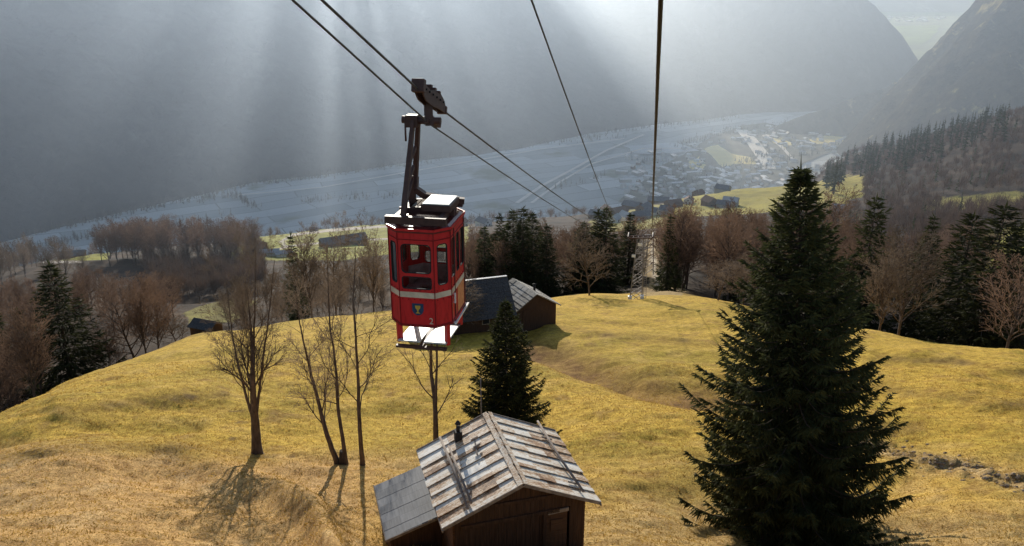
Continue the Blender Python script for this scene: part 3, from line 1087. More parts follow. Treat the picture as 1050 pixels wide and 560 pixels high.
add_bare('bare_tree', 'forked bare trunk rising right below the red cable car cabin', foot, segs, 0.028, 'twig')

# ------------------------------------------------------------------ bare woods: a few grown trees, copied
def wood_opts(kids, up, wob, ang, rmin):
    return dict(up=up, wob=wob, kids=kids, angle=ang, ratio=[0.46, 0.52, 0.55, 0.6], rmin=rmin, maxdepth=3, step=0.8, first=0.16)


WOOD = []
for i, (o, girth) in enumerate([(wood_opts([26, 13, 7], 0.16, 0.08, [0.62, 0.6, 0.7], 0.024), 0.013),
                                (wood_opts([28, 12, 7], 0.20, 0.07, [0.5, 0.55, 0.6], 0.024), 0.012),
                                (wood_opts([22, 14, 7], 0.10, 0.10, [0.8, 0.7, 0.7], 0.024), 0.015),
                                (wood_opts([30, 12, 6], 0.22, 0.09, [0.7, 0.5, 0.6], 0.026), 0.010)]):
    rnd.seed(100 + i)
    sg = bare_tree_segs(13.0, o, girth)
    tr, tw = split_trunk(sg, 0.05)
    WOOD.append((mesh_np('trunk', *segs_mesh(tr, 0.09, 0.03), smooth=True), mesh_np('crown', *segs_mesh(tw, 0.2, 0.06))))
rnd.seed(5)
WMESH = {}
for tone in ('twig', 'twig_red', 'twig_far'):
    for i, (a, b) in enumerate(WOOD):
        a2, b2 = a.copy(), b.copy()
        a2.materials.append(M['bark_pale'])
        b2.materials.append(M[tone])
        WMESH[tone, i] = (a2, b2)
# the same trees as one mesh, for those too far away to show trunk and crown apart
FAR = {}
for tone in ('twig', 'twig_red', 'twig_far'):
    for i, (a, b) in enumerate(WOOD):
        bm = bmesh.new()
        bm.from_mesh(a)
        n = len(bm.faces)
        bm.from_mesh(b)
        bm.faces.ensure_lookup_table()
        for f in bm.faces[n:]: f.material_index = 1
        me = bpy.data.meshes.new('bare_tree')
        bm.to_mesh(me)
        bm.free()
        me.materials.append(M['bark_pale'])
        me.materials.append(M[tone])
        FAR[tone, i] = me


def place_bare(loc, h, label, group, tone='twig', parts=False, sxy=1.0, kind=None):
    k = rnd.randrange(4) if kind is None else kind
    s = h / 13.5
    sc = (s * sxy, s * sxy, s)
    if parts:
        t = empty('bare_tree', loc, rnd.uniform(0, 6.28))
        for nm, me in zip(('trunk', 'crown'), WMESH[tone, k]):
            c = bpy.data.objects.new(nm, me)
            COL.objects.link(c)
            c.parent = t
    else:
        t = bpy.data.objects.new('bare_tree', FAR[tone, k])
        COL.objects.link(t)
        t.location = loc
        t.rotation_euler = (0, 0, rnd.uniform(0, 6.28))
    t.scale = sc
    return tag(t, label, 'tree', group)


def stand_of(n, px0, px1, Y0, Y1, pyb, h0, h1, label, group, tone='twig', parts=False, sxy=1.0, gap=0.0, skip=None):
    done = []
    tries = 0
    while len(done) < n and tries < n * 30:
        tries += 1
        px = rnd.uniform(px0, px1)
        Y = rnd.uniform(Y0, Y1)
        p = spot(px, pyb, Y)
        if any((p[0] - q[0]) ** 2 + (Y - q[1]) ** 2 < gap * gap for q in done): continue
        if skip and skip(px, Y): continue
        done.append((p[0], Y))
        place_bare((p[0], Y, surf(p[0], Y)), rnd.uniform(h0, h1), label, group, tone, parts, sxy * rnd.uniform(0.85, 1.2))


# single trees and bushes that can be told apart
def bare_at(px, py_top, py_base, Y, label, tone='twig', sxy=1.0, kind=None, name='bare_tree'):
    b = stand(px, py_base, Y)
    t = place_bare(b, max(2.0, height_to(px, py_top, b)), label, None, tone, True, sxy, kind)
    t.name = name
    return t


bare_at(604, 246, 307, 137, 'bare spreading tree alone at the wood edge left of the lattice pylon', 'twig', 1.25, 2)
bare_at(137, 305, 363, 118, 'left bare tree of the little clump on the left crest', 'twig_red', 1.2, 2)
bare_at(150, 300, 362, 116, 'middle bare tree of the little clump on the left crest', 'twig_red', 1.1, 1)
bare_at(163, 308, 361, 120, 'right bare tree of the little clump on the left crest', 'twig_red', 1.2, 0)
bare_at(182, 325, 355, 122, 'small bare shrub between the left crest clump and the dark little hut', 'twig', 1.6, 2, 'bare_bush')
bare_at(112, 345, 378, 112, 'reddish bush right of the broad dark spruce on the left', 'twig_red', 1.5, 3, 'bare_bush')
bare_at(922, 256, 338, 122, 'large bare brown bush on the right crest below the pale spruce', 'twig', 1.5, 3, 'bare_bush')
bare_at(902, 270, 336, 118, 'smaller bare bush left of the large one on the right crest', 'twig', 1.4, 1, 'bare_bush')
bare_at(736, 272, 310, 126, 'grey bare bush at the meadow edge in front of the red brown wood', 'twig', 2.0, 2, 'bare_bush')
bare_at(762, 268, 312, 128, 'grey bare bush partly behind the big spruce on its left', 'twig', 1.9, 3, 'bare_bush')
bare_at(1034, 282, 352, 112, 'bare reddish bush at the right border of the photo', 'twig_red', 1.4, 0, 'bare_bush')
bare_at(1033, 222, 262, 300, 'bare orchard tree on the small green field at the right border', 'twig', 1.3, 2)
bare_at(848, 205, 268, 255, 'bare tree just right of the tip of the big spruce', 'twig_red', 1.1, 0)
bare_at(463, 300, 338, 92, 'tangled bare bush in front of the dark barn wall beside the cabin', 'twig', 2.2, 2, 'bare_bush')
bare_at(320, 254, 330, 152, 'bare tree right of the lone spruce left of the cable car', 'twig', 1.0, 1)
bare_at(345, 256, 328, 150, 'bare tree behind the thin wavy tree', 'twig', 1.05, 0)
bare_at(384, 256, 324, 150, 'bare tree close to the left side of the red cabin', 'twig', 1.05, 1)

stand_of(24, -70, 44, 92, 150, 400, 9.5, 13, 'leafless tree in the thicket at the left border below the crest', 'trees in the left thicket', 'twig_red', True, gap=3.5)
stand_of(46, -40, 178, 215, 300, 315, 10, 14, 'leafless tree of the rounded wood behind the broad spruce', 'trees of the rounded left wood', 'twig_red', gap=4)
stand_of(50, 104, 268, 385, 432, 268, 15, 19, 'tall leafless tree in the row crowning the dark wooded slope', 'row of trees crowning the left slope', 'twig_red', gap=4)
stand_of(24, -40, 92, 340, 440, 280, 11, 16, 'leafless tree by the far yellow field on the left', 'trees by the far left field', 'twig', gap=4)
stand_of(36, 228, 395, 165, 290, 310, 6.5, 9.5, 'leafless tree in the hollow behind the single dark spruce', 'trees in the hollow left of the cabin', 'twig', gap=5)
stand_of(26, 478, 664, 178, 225, 296, 11, 15, 'leafless tree among the spruces behind the middle barn', 'leafless trees behind the middle barn', 'twig_red', gap=4.5)
stand_of(58, 684, 880, 152, 235, 296, 13, 17, 'leafless tree of the red brown wood behind the big spruce', 'trees of the red brown wood', 'twig_red', gap=3.5, skip=lambda px, Y: px < 712 and Y < 165)
stand_of(40, 850, 1060, 215, 330, 262, 10, 14, 'leafless tree in the wood behind the black spruces', 'trees behind the black spruces', 'twig_red', gap=4, skip=lambda px, Y: px > 1012 and 235 < Y)

# ------------------------------------------------------------------ far woods: one mass each, too many to count
def far_wood(name, label, pts, conifer, h0, h1, mat, seed, fz=surf, twigs=70):
    g = np.random.default_rng(seed)
    P0, P1, r0, r1 = [], [], [], []
    for x, y in pts:
        z = fz(x, y)
        h = g.uniform(h0, h1)
        b = np.array([x, y, z])
        if conifer:
            n = 60
            t = g.random(n) ** 0.8
            ph = g.random(n) * 6.28
            L = h * 0.20 * (1 - t) * g.uniform(0.6, 1.2, n) + 0.1
            p = np.tile(b, (n, 1))
            p[:, 2] += h * (0.05 + 0.93 * t)
            q = p + np.stack([np.cos(ph) * L, np.sin(ph) * L, -0.25 * L + 0.3 * t * L], 1)
            P0.append(p)
            P1.append(q)
            r0.append(np.full(n, h * 0.04) * (1.1 - t * 0.7))
            r1.append(np.full(n, h * 0.008))
            P0.append(b[None])
            P1.append(b[None] + [[0, 0, h]])
            r0.append(np.array([h * 0.03]))
            r1.append(np.array([0.05]))
        else:
            n = twigs
            u = g.normal(0, 1, (n, 3))
            u /= np.linalg.norm(u, axis=1, keepdims=True)
            rr = g.random(n)[:, None] ** 0.45
            c = b + np.array([0, 0, h * 0.62])
            e = c + u * rr * np.array([h * 0.30, h * 0.30, h * 0.38])
            st_ = b + np.array([0, 0, h * 0.25]) + (e - b - [0, 0, h * 0.25]) * g.uniform(0.35, 0.7, n)[:, None]
            P0.append(st_)
            P1.append(e)
            r0.append(np.full(n, 0.085) * h / 12)
            r1.append(np.full(n, 0.05) * h / 12)
            P0.append(b[None])
            P1.append(b[None] + [[g.normal(0, 0.3), 0, h * 0.7]])
            r0.append(np.array([h * 0.014]))
            r1.append(np.array([0.06]))
    V, Q = ribbons(np.concatenate(P0), np.concatenate(P1), np.concatenate(r0), np.concatenate(r1))
    return tag(link(name, mesh_np(name, V, Q), mat), label, 'wood', None, 'stuff')


def scatter(n, px0, px1, Y0, Y1, pyf, ok=None, seed=1):
    g = np.random.default_rng(seed)
    out = []
    while len(out) < n:
        px, Y = g.uniform(px0, px1), math.exp(g.uniform(math.log(Y0), math.log(Y1)))
        p = spot(px, pyf, Y)
        if ok:
            q = to_px(p[0], Y, surf(p[0], Y))
            if not ok(q[0], q[1], Y): continue
        out.append((p[0], Y))
    return out


def not_pasture(px, py, Y):
    if px > 1000 and 232 < py < 275 and Y < 430: return False
    if px > 950 and 200 < py < 213: return False
    if 862 < px < 925 and 255 < py < 272: return False
    if px < 885 and py < 218 and py > 180 and Y < 1000: return False
    return True


far_wood('bare_forest', 'brown leafless forest covering the hillside on the right', scatter(2300, 800, 1120, 330, 1300, 200, not_pasture, 3), False, 9, 14, M['twig_far'], 4)
far_wood('conifer_forest', 'band of dark conifers along the top of the right hillside', scatter(300, 852, 1030, 640, 1160, 140, lambda px, py, Y: 0 <= py - (171 - (px - 850) * 0.256) + 6 < 32 * (0.5 + 0.5 * math.sin(px * 0.09) ** 2) + 6, 8), True, 11, 27, M['needles'], 9)
far_wood('conifer_forest', 'scattered dark conifers within the brown forest on the right', scatter(60, 820, 1080, 380, 800, 190, not_pasture, 18), True, 10, 16, M['needles'], 19)
far_wood('bare_forest', 'dark leafless wood on the slope below the row of tall trees on the left', scatter(330, 150, 272, 312, 392, 285, None, 41), False, 8, 12, M['twig_far'], 42, twigs=80)
far_wood('bare_forest', 'leafless trees along the lower edge of the village pastures', scatter(420, 225, 690, 640, 900, 230, lambda px, py, Y: not (600 < px < 700 and Y < 760), 5), False, 7, 12, M['twig_far'], 6)
far_wood('bare_forest', 'leafless trees below the far edge of the left shelf', scatter(260, -60, 250, 520, 800, 262, None, 25), False, 8, 13, M['twig_far'], 26)

# ------------------------------------------------------------------ the hut in the foreground
def build_hut():
    rz = 0.27
    root = empty('wooden_hut', (-0.325, 29.97, -22.6), rz)
    tag(root, 'old dark wooden hut with a patched board roof and a grey lean-to, in the foreground', 'hut')
    tp = 0.4388
    cosp = 1 / math.hypot(1, tp)
    sinp = tp * cosp
    zr = 4.2
    L = 2.8
    hw = 3.1
    # walls: logs on the sides, upright boards on the gable
    wx, wy = 2.58, 2.45
    base = -1.6
    for sgn in (-1, 1):
        mb = MB()
        z = base
        while z < zr - wx * tp - 0.30:
            h = 0.2
            mb.box((sgn * wx, 0, z + h / 2), (0.16, 2 * wy - 0.1, h - 0.012), bevel=0.02)
            z += h
        mb.build('side_wall', M['log_wood'], root)
    mb = MB()
    mb2 = MB()
    for yy, m_ in ((-wy, mb), (wy, mb2)):
        x = -wx
        k = 0
        while x < wx - 0.02:
            w = rnd.uniform(0.13, 0.22)
            x1 = min(wx, x + w)
            xm = (x + x1) / 2
            if not (yy < 0 and 1.03 < xm < 1.92):
                top = zr - abs(xm) * tp - 0.18
                m_.box((xm, yy + rnd.uniform(-0.008, 0.008), (base + top) / 2), (x1 - x - 0.008, 0.05, top - base))
            else:
                top = zr - abs(xm) * tp - 0.18
                m_.box((xm, yy, (2.72 + top) / 2), (x1 - x - 0.008, 0.05, top - 2.72))
            x = x1
    # beam across the gable
    mb.box((-0.4, -wy - 0.07, 2.62), (3.9, 0.10, 0.16), Matrix.Rotation(-0.02, 3, 'Y'), bevel=0.01)
    mb.box((0.95, -wy - 0.075, 1.2), (0.14, 0.12, 3.0), bevel=0.01)
    mb.box((0, -wy - 0.06, 3.35), (3.2, 0.10, 0.13), bevel=0.01)
    mb.build('gable_wall', M['old_wood'], root)
    mb2.build('gable_wall', M['old_wood'], root)
    # door
    mb = MB()
    for k in range(5): mb.box((1.12 + k * 0.175, -wy + 0.04, 0.85), (0.168, 0.045, 3.5))
    d = mb.build('door', M['log_wood'], root)
    mb = MB()
    mb.box((1.47, -wy - 0.01, 1.95), (0.5, 0.05, 0.5))
    mb.build('hatch', M['log_wood'], d)
    mb = MB()
    mb.box((1.50, -wy - 0.085, 2.62), (0.85, 0.07, 0.15), Matrix.Rotation(-0.06, 3, 'Y'), bevel=0.01)
    mb.build('lintel_board', M['pale_wood'], root)
    # roof slopes: strips of boards running from ridge to eave, each lapping the next
    sl = hw / cosp
    for sgn in (-1, 1):
        mb = MB()
        n = 8
        strip = 2 * L / n
        for k in range(n):
            yc = -L + (k + 0.5) * strip
            # three or four lengths down the slope
            cuts = [0.0]
            while cuts[-1] < sl - 0.9: cuts.append(cuts[-1] + rnd.uniform(0.75, 1.25))
            cuts[-1] = sl + rnd.uniform(-0.03, 0.05)
            if len(cuts) < 2: cuts = [0, sl]
            for a, b in zip(cuts, cuts[1:]):
                nb = rnd.choice((2, 3, 3))
                edges = [0] + sorted(rnd.uniform(0.25, 0.75) if nb == 2 else (j + rnd.uniform(-0.12, 0.12)) / nb for j in range(1, nb)) + [1]
                for e0, e1 in zip(edges, edges[1:]):
                    w = (e1 - e0) * strip
                    y0 = -L + (k + e0) * strip
                    mid = (a + b) / 2
                    # board tilted so its near edge stands proud of the next strip
                    lift = 0.045 - 0.055 * (e0 + e1) / 2 + rnd.uniform(-0.006, 0.006) + 0.03
                    c = Vector((sgn * (mid * cosp), y0 + w / 2, zr - mid * sinp)) + Vector((sgn * sinp, 0, cosp)) * (lift + 0.012 * (1 - a / sl))
                    rot = Matrix.Rotation(sgn * math.atan(tp), 3, 'Y') @ Matrix.Rotation(-0.055 + rnd.uniform(-0.012, 0.012), 3, 'X') @ Matrix.Rotation(rnd.uniform(-0.012, 0.012), 3, 'Y')
                    mb.box(c, (b - a + 0.05, w - 0.006, 0.028), rot)
        # sheathing underneath
        mid = sl / 2 - 0.02
        c = Vector((sgn * (mid * cosp), 0, zr - mid * sinp)) - Vector((sgn * sinp, 0, cosp)) * 0.03
        mb.box(c, (sl - 0.06, 2 * L - 0.06, 0.03), Matrix.Rotation(sgn * math.atan(tp), 3, 'Y'))
        rf = mb.build('roof', M['shake'], root)
        # barge boards and the eave rail
        mb = MB()
        up = Vector((sgn * sinp, 0, cosp))
        for yy in (-L - 0.02, L + 0.02):
            a = Vector((sgn * 0.02, yy, zr)) + up * 0.03
            b = Vector((sgn * hw, yy, zr - hw * tp)) + up * 0.03
            mb.bar(a, b, 0.035, 0.13, up=up)
        a = Vector((sgn * (hw + 0.01), -L - 0.1, zr - hw * tp - 0.02)) + up * 0.02
        mb.bar(a, a + Vector((0, 2 * L + 0.2, 0)), 0.05, 0.09)
        mb.build('barge_board', M['pole_wood'], rf)
    # ridge cap
    mb = MB()
    for sgn in (-1, 1):
        c = Vector((sgn * 0.085 * cosp, 0, zr - 0.085 * sinp)) + Vector((sgn * sinp, 0, cosp)) * 0.115
        mb.box(c, (0.19, 2 * L + 0.05, 0.022), Matrix.Rotation(sgn * math.atan(tp), 3, 'Y'))
    mb.build('ridge_cap', M['shake'], root)
    # weighting poles

    def on_roof(x, y, h):
        return Vector((x, y, zr - abs(x) * tp)) + Vector((math.copysign(sinp, x), 0, cosp)) * h
    mb = MB()
    mb.tube([on_roof(-2.05, 2.62, 0.22), on_roof(-2.0, 0, 0.20), on_roof(-2.02, -2.7, 0.23)], [0.055, 0.06, 0.05], 8)
    mb.build('roof_pole', M['pole_wood'], root)
    mb = MB()
    mb.tube([on_roof(-1.86, 1.7, 0.20), on_roof(-1.84, -2.5, 0.24)], [0.045, 0.055], 8)
    mb.build('roof_pole', M['pole_wood'], root)
    mb = MB()
    mb.tube([on_roof(2.25, 2.95, 0.22), on_roof(2.28, 0, 0.20), on_roof(2.42, -2.55, 0.21)], [0.05, 0.055, 0.05], 8)
    for y in (1.6, -1.9): mb.bar(on_roof(2.05, y, 0.14), on_roof(2.5, y, 0.14), 0.07, 0.05)
    mb.build('roof_pole', M['pole_wood'], root)
    # stove pipe with its cowl
    mb = MB()
    b = on_roof(-1.45, 2.05, 0.02)
    mb.box(b + Vector((0, 0, 0.20)), (0.30, 0.34, 0.5), bevel=0.02)
    mb.tube([b + Vector((0, 0, 0.4)), b + Vector((0, 0, 0.72))], 0.08, 12)
    mb.tube([b + Vector((0, 0, 0.78)), b + Vector((0, 0, 0.82)), b + Vector((0, 0, 0.95))], [0.13, 0.12, 0.02], 12)
    for a in range(3): mb.bar(b + Vector((0.09 * math.cos(a * 2.1), 0.07 * math.sin(a * 2.1), 0.70)), b + Vector((0.10 * math.cos(a * 2.1), 0.10 * math.sin(a * 2.1), 0.80)), 0.02)
    mb.build('stove_pipe', M['dark_iron'], root)
    # short hook ladder
    mb = MB()
    mb.bar(on_roof(-0.85, 1.35, 0.16), on_roof(-1.0, 0.2, 0.16), 0.06, 0.05)
    mb.bar(on_roof(-1.02, 0.75, 0.20), on_roof(-0.72, 0.75, 0.20), 0.06, 0.05)
    mb.bar(on_roof(-1.0, 1.3, 0.20), on_roof(-0.7, 1.3, 0.20), 0.05, 0.05)
    mb.build('roof_ladder', M['pole_wood'], root)
    # lean-to
    x0, z0, x1, z1 = -2.72, 1.80, -4.98, 1.08
    ang = math.atan2(z0 - z1, x0 - x1)
    lt = MB()
    ncol = 7
    for j in range(ncol):
        for i in range(3):
            ya = 3.35 - (j + 1) * (3.85 / ncol)
            fa, fb = i / 3, (i + 1) / 3
            c = Vector((x0 + (x1 - x0) * (fa + fb) / 2, ya + 3.85 / ncol / 2, z0 + (z1 - z0) * (fa + fb) / 2 + 0.012 * (3 - i) + 0.006 * (j % 2)))
            lt.box(c, (math.hypot(x1 - x0, z1 - z0) / 3 + 0.08, 3.85 / ncol - 0.012, 0.018), Matrix.Rotation(-ang, 3, 'Y'))
    lr = lt.build('lean_to_roof', M['tin'], root)
    mb = MB()
    a, b = Vector((x1 - 0.02, 3.4, z1 - 0.02)), Vector((x1 - 0.02, -0.55, z1 - 0.02))
    mb.bar(a, b, 0.04, 0.11)
    mb.bar((x0, -0.53, z0 - 0.03), (x1, -0.53, z1 - 0.03), 0.04, 0.11)
    mb.build('fascia_board', M['pole_wood'], lr)
    mb = MB()
    for k in range(14):
        f = (k + 0.5) / 14
        x = x0 + (x1 + 0.2 - x0) * f
        top = z0 + (z1 - z0) * f - 0.10
        mb.box((x, -0.38, (top - 1.8) / 2), (0.152, 0.04, top + 1.8))
        mb.box((x, 3.15, (top - 1.8) / 2), (0.152, 0.04, top + 1.8))
    for k in range(13): mb.box((x1 + 0.22, 1.4, -1.75 + k * 0.2), (0.05, 3.5, 0.19))
    mb.build('lean_to_wall', M['old_wood'], root)
    return root


build_hut()
# thin pole beside the young spruce
p = stand(494, 470, 43)
mb = MB()
ph = height_to(494, 388, p)
mb.tube([(0, 0, -0.3), (0.02, 0, ph * 0.5), (0.0, 0, ph)], [0.045, 0.04, 0.03], 8)
tag(mb.build('wooden_pole', M['pole_wood']), 'thin upright wooden pole in front of the young spruce', 'pole').location = p
# bucket-sized heap of pale stones at the lean-to corner
p = np.array([-4.35, 28.5, 0])

# ------------------------------------------------------------------ gable houses and barns
def gable_house(name, label, cat, loc, rz, w, l, h, rise, wall, roof, over=0.5, group=None, windows=(), chimney=None, courses=0, base=3.0, door=None, gable_mat=None):
    """ridge along local y; w across, l along the ridge, h to the eave"""
    root = empty(name, loc, rz)
    tag(root, label, cat, group)
    bm = MB()
    hw_, hl = w / 2, l / 2
    bm.prism([(-hw_, -base), (hw_, -base), (hw_, h), (0, h + rise), (-hw_, h)],
             Matrix(((1, 0, 0, 0), (0, 0, -1, hl), (0, 1, 0, 0), (0, 0, 0, 1))), l)
    wl = bm.build('wall', wall, root)
    t = rise / hw_
    ang = math.atan(t)
    sl = (hw_ + over) / math.cos(ang)
    rb = MB()
    ox = hl + over
    for sgn in (-1, 1):
        if courses:
            nr = courses
            for i in range(nr):
                n2 = max(4, int(l / 0.8))
                for j in range(n2):
                    a = (i + 0.5) / nr * sl
                    c = Vector((sgn * a * math.cos(ang), -ox + (j + 0.5) / n2 * 2 * ox, h + rise - a * math.sin(ang))) + Vector((sgn * math.sin(ang), 0, math.cos(ang))) * (0.09 + rnd.uniform(-0.012, 0.012))
                    rot = Matrix.Rotation(sgn * (ang - 0.05), 3, 'Y') @ Matrix.Rotation(rnd.uniform(-0.02, 0.02), 3, 'Z')
                    rb.box(c, (sl / nr * 1.15, 2 * ox / n2 * 0.99, 0.04), rot)
        c = Vector((sgn * sl / 2 * math.cos(ang), 0, h + rise - sl / 2 * math.sin(ang))) + Vector((sgn * math.sin(ang), 0, math.cos(ang))) * 0.03
        rb.box(c, (sl, 2 * ox - 0.02, 0.09), Matrix.Rotation(sgn * ang, 3, 'Y'))
    rf = rb.build('roof', roof, root)
    if chimney:
        cb = MB()
        cx, cy = chimney
        zc = h + rise - abs(cx) * t
        cb.box((cx, cy, zc + 0.3), (0.6, 0.6, 1.6), bevel=0.03).box((cx, cy, zc + 1.15), (0.75, 0.75, 0.12))
        cb.build('chimney', M['concrete'], rf)
    for side, u, z, ww, wh in windows:
        fb = MB()
        pb = MB()
        if side in ('front', 'back'):
            s_ = -1 if side == 'front' else 1
            fb.box((u, s_ * (hl + 0.02), z), (ww + 0.2, 0.06, wh + 0.2))
            pb.box((u, s_ * (hl + 0.06), z), (ww, 0.03, wh))
        else:
            s_ = -1 if side == 'left' else 1
            fb.box((s_ * (hw_ + 0.02), u, z), (0.06, ww + 0.2, wh + 0.2))
            pb.box((s_ * (hw_ + 0.06), u, z), (0.03, ww, wh))
        f_ = fb.build('window', M['pale_wood'], root)
        pb.build('pane', M['rubber'], f_)
    if door:
        side, u, ww, wh = door
        db = MB()
        s_ = -1 if side == 'front' else 1
        if side in ('front', 'back'):
            db.box((u, s_ * (hl + 0.03), wh / 2), (ww, 0.07, wh))
        else:
            s_ = -1 if side == 'left' else 1
            db.box((s_ * (hw_ + 0.03), u, wh / 2), (0.07, ww, wh))
        db.build('door', M['old_wood'], root)
    return root


# middle barn: a long dark roof, its lower neighbour with a stone slab roof
def mid_barns():
    a = spot(520, 283, 99)          # right end of the ridge
    rz = R(-72)                     # ridge runs left and slightly towards us
    axis = np.array([-math.sin(rz), math.cos(rz)])    # local y: away along the ridge (to the right)
    l = 12.5
    ctr = a[:2] - axis * (l / 2)
    zg = surf(ctr[0], ctr[1])
    rise = 3.1
    top = a[2]
    h = 2.3
    z = top - rise - h - 0.1
    root = gable_house('barn', 'long barn with a dark slate roof, half hidden by the red cabin', 'barn', (ctr[0], ctr[1], z), rz, 6.6, l - 1.2, h, rise, M['old_wood'], M['tar_roof'], over=0.6, base=3.0, courses=8,
                       windows=[('right', 2.5, 1.3, 0.8, 0.7), ('right', -1.5, 1.3, 0.8, 0.7)])
    mb = MB()
    mb.box((0, 0, h + rise + 0.13), (0.34, l - 0.1, 0.06))
    mb.build('ridge_cap', M['white_metal'], root)
    b = spot(540, 292, 101.5)
    rz2 = R(58)
    root = gable_house('barn', 'low barn with a pale stone slab roof beside the long dark barn', 'barn', (b[0] - 0.25, b[1] - 0.4, b[2] - 3.9), R(28), 6.0, 5.6, 1.95, 1.85, M['old_wood'], M['slab'], over=0.45, courses=7,
                       door=('front', -1.2, 1.2, 1.9))
    mb = MB()
    zc = 1.95 + 1.85 - 1.3 * 0.61
    mb.tube([(1.3, -0.2, zc - 0.1), (1.3, -0.2, zc + 0.9)], 0.16, 10).tube([(1.3, -0.2, zc + 0.95), (1.3, -0.2, zc + 1.05)], [0.26, 0.05], 10)
    mb.build('stove_pipe', M['dark_iron'], root)


mid_barns()
# small ladder leaning on the barn
p = stand(536, 331, 97)
mb = MB()
for dx in (-0.2, 0.2): mb.bar((dx, 0, -0.1), (dx - 0.9, 1.0, 2.4), 0.06)
for k in range(7): mb.bar((-0.2 - 0.9 * k / 7, 1.0 * k / 7, 0.2 + 2.2 * k / 7), (0.2 - 0.9 * k / 7, 1.0 * k / 7, 0.2 + 2.2 * k / 7), 0.045)
tag(mb.build('ladder', M['pole_wood']), 'pale wooden ladder leaning against the middle barn', 'ladder').location = p

WALLS = [mottled('white_render', two((0.62, 0.60, 0.56), 0.9), 0.5), mottled('brown_timber_house', two((0.16, 0.10, 0.065), 0.7), 0.6), mottled('grey_render', two((0.36, 0.34, 0.31), 0.85), 0.5)]
ROOFS = [mottled('brown_tile_roof', two((0.15, 0.085, 0.06), 0.75), 0.7), mottled('grey_tile_roof', two((0.14, 0.14, 0.15), 0.75), 0.7), mottled('pale_sheet_roof', two((0.42, 0.42, 0.42), 0.85), 0.4)]

gable_house('hut', 'tiny dark hut at the end of the left crest', 'hut', stand(213, 347, 112), R(68), 2.6, 3.6, 1.5, 0.7, M['old_wood'], M['tar_roof'], over=0.25, base=1.5, door=('right', 0.6, 0.8, 1.3))
W2 = [('right', -2.5, 1.8, 1.1, 1.2), ('right', 0.5, 1.8, 1.1, 1.2), ('right', 3.2, 1.8, 1.1, 1.2), ('front', -1.4, 1.8, 1.0, 1.2), ('front', 1.4, 1.8, 1.0, 1.2), ('front', 0, 4.2, 0.9, 1.0)]


def farm(px, py, Y, w, l, h, rise, rz, wall, roof, label, cat='house', win=True, ch=True, name=None):
    p = stand(px, py, Y)
    return gable_house(name or cat, label, cat, p, R(rz), w, l, h, rise, WALLS[wall], ROOFS[roof], over=0.6,
                       windows=[(s, u * l / 10 if s == 'right' else u * w / 7, z * h / 4.5, a, b) for s, u, z, a, b in W2] if win else (), chimney=(w * 0.18, -l * 0.2) if ch else None, base=4)


farm(352, 250, 470, 9, 26, 3.2, 2.6, -62, 1, 1, 'long barn with a grey roof on the green shelf left of the cabin', 'barn', True, False)
farm(263, 259, 450, 8, 10, 4, 2.0, 60, 1, 1, 'brown chalet at the left end of the green shelf', 'house')
farm(278, 270, 425, 6, 9, 2.6, 1.0, -80, 0, 2, 'white low shed left of the two white sheds by the shelf road', 'shed', False, False)
farm(292, 271, 425, 6, 8, 2.4, 1.0, -70, 0, 2, 'white low shed right of its twin by the shelf road', 'shed', False, False)
farm(322, 237, 590, 4, 5, 2.2, 1.2, 70, 1, 0, 'tiny field hut on the curve of the shelf road', 'hut', False, False)
farm(496, 232, 600, 8, 10, 4, 2.4, 40, 0, 1, 'pale house left of the spruces behind the middle barn')
farm(472, 228, 610, 7, 9, 4, 2.2, -50, 2, 0, 'grey house close to the right edge of the red cabin')
farm(75, 269, 470, 7, 14, 3, 1.8, -75, 1, 1, 'low brown farmhouse beside the yellow field at the far left', 'house', True, False)
farm(741, 195, 760, 10, 12, 4.5, 3.0, 55, 2, 1, 'grey roofed house alone on top of the sunny pasture')
farm(716, 200, 770, 8, 9, 3.5, 2.4, -50, 1, 0, 'dark brown house at the upper left edge of the sunny pasture')
farm(727, 214, 640, 9, 10, 4.5, 3.0, 25, 1, 0, 'reddish brown house at the foot of the sunny pasture')
farm(749, 211, 650, 9, 11, 4, 2.6, 65, 2, 2, 'pale roofed house right of the reddish brown one')
farm(742, 216, 630, 8, 10, 4, 2.4, 60, 2, 1, 'grey low house in front of the pale roofed one')
farm(862, 208, 560, 8, 9, 3.2, 1.8, 70, 0, 2, 'small pale blue roofed barn right of the big spruce tip', 'barn', True, False)
farm(706, 209, 660, 7, 8, 3.5, 2.2, -20, 0, 0, 'little white gabled house left of the reddish brown one')
vil = 'houses of the hamlet behind the pylon'
for k, (px, py, Y, w, l, rz, a, b) in enumerate([(613, 226, 620, 9, 12, 60, 1, 1), (623, 220, 660, 8, 10, 20, 2, 0), (634, 224, 640, 9, 12, -60, 1, 0), (648, 219, 680, 11, 14, 55, 1, 1), (660, 222, 640, 9, 11, -40, 1, 1),
                                               (675, 209, 740, 11, 18, 75, 1, 1), (690, 218, 650, 9, 12, -65, 1, 0), (668, 229, 590, 7, 9, 50, 0, 1), (656, 232, 570, 9, 12, -70, 2, 1), (642, 231, 580, 7, 10, 30, 0, 2),
                                               (630, 233, 570, 6, 8, -30, 0, 2), (683, 227, 585, 6, 9, 60, 2, 1), (618, 236, 545, 6, 7, 10, 0, 1)]):
    p = stand(px, py, Y)
    gable_house('house', 'house with a weathered roof in the hamlet behind the lattice pylon', 'house', p, R(rz), w, l, 3.8, 2.6, WALLS[a], ROOFS[b], over=0.6, group=vil, windows=[('front', 0, 2.2, 1.2, 1.2), ('right', 0, 2.2, 1.4, 1.2)], base=4)
farm(1047, 244, 330, 6, 7, 2.6, 1.6, 40, 1, 0, 'brown shed cut by the right border of the photo', 'shed', False, False)

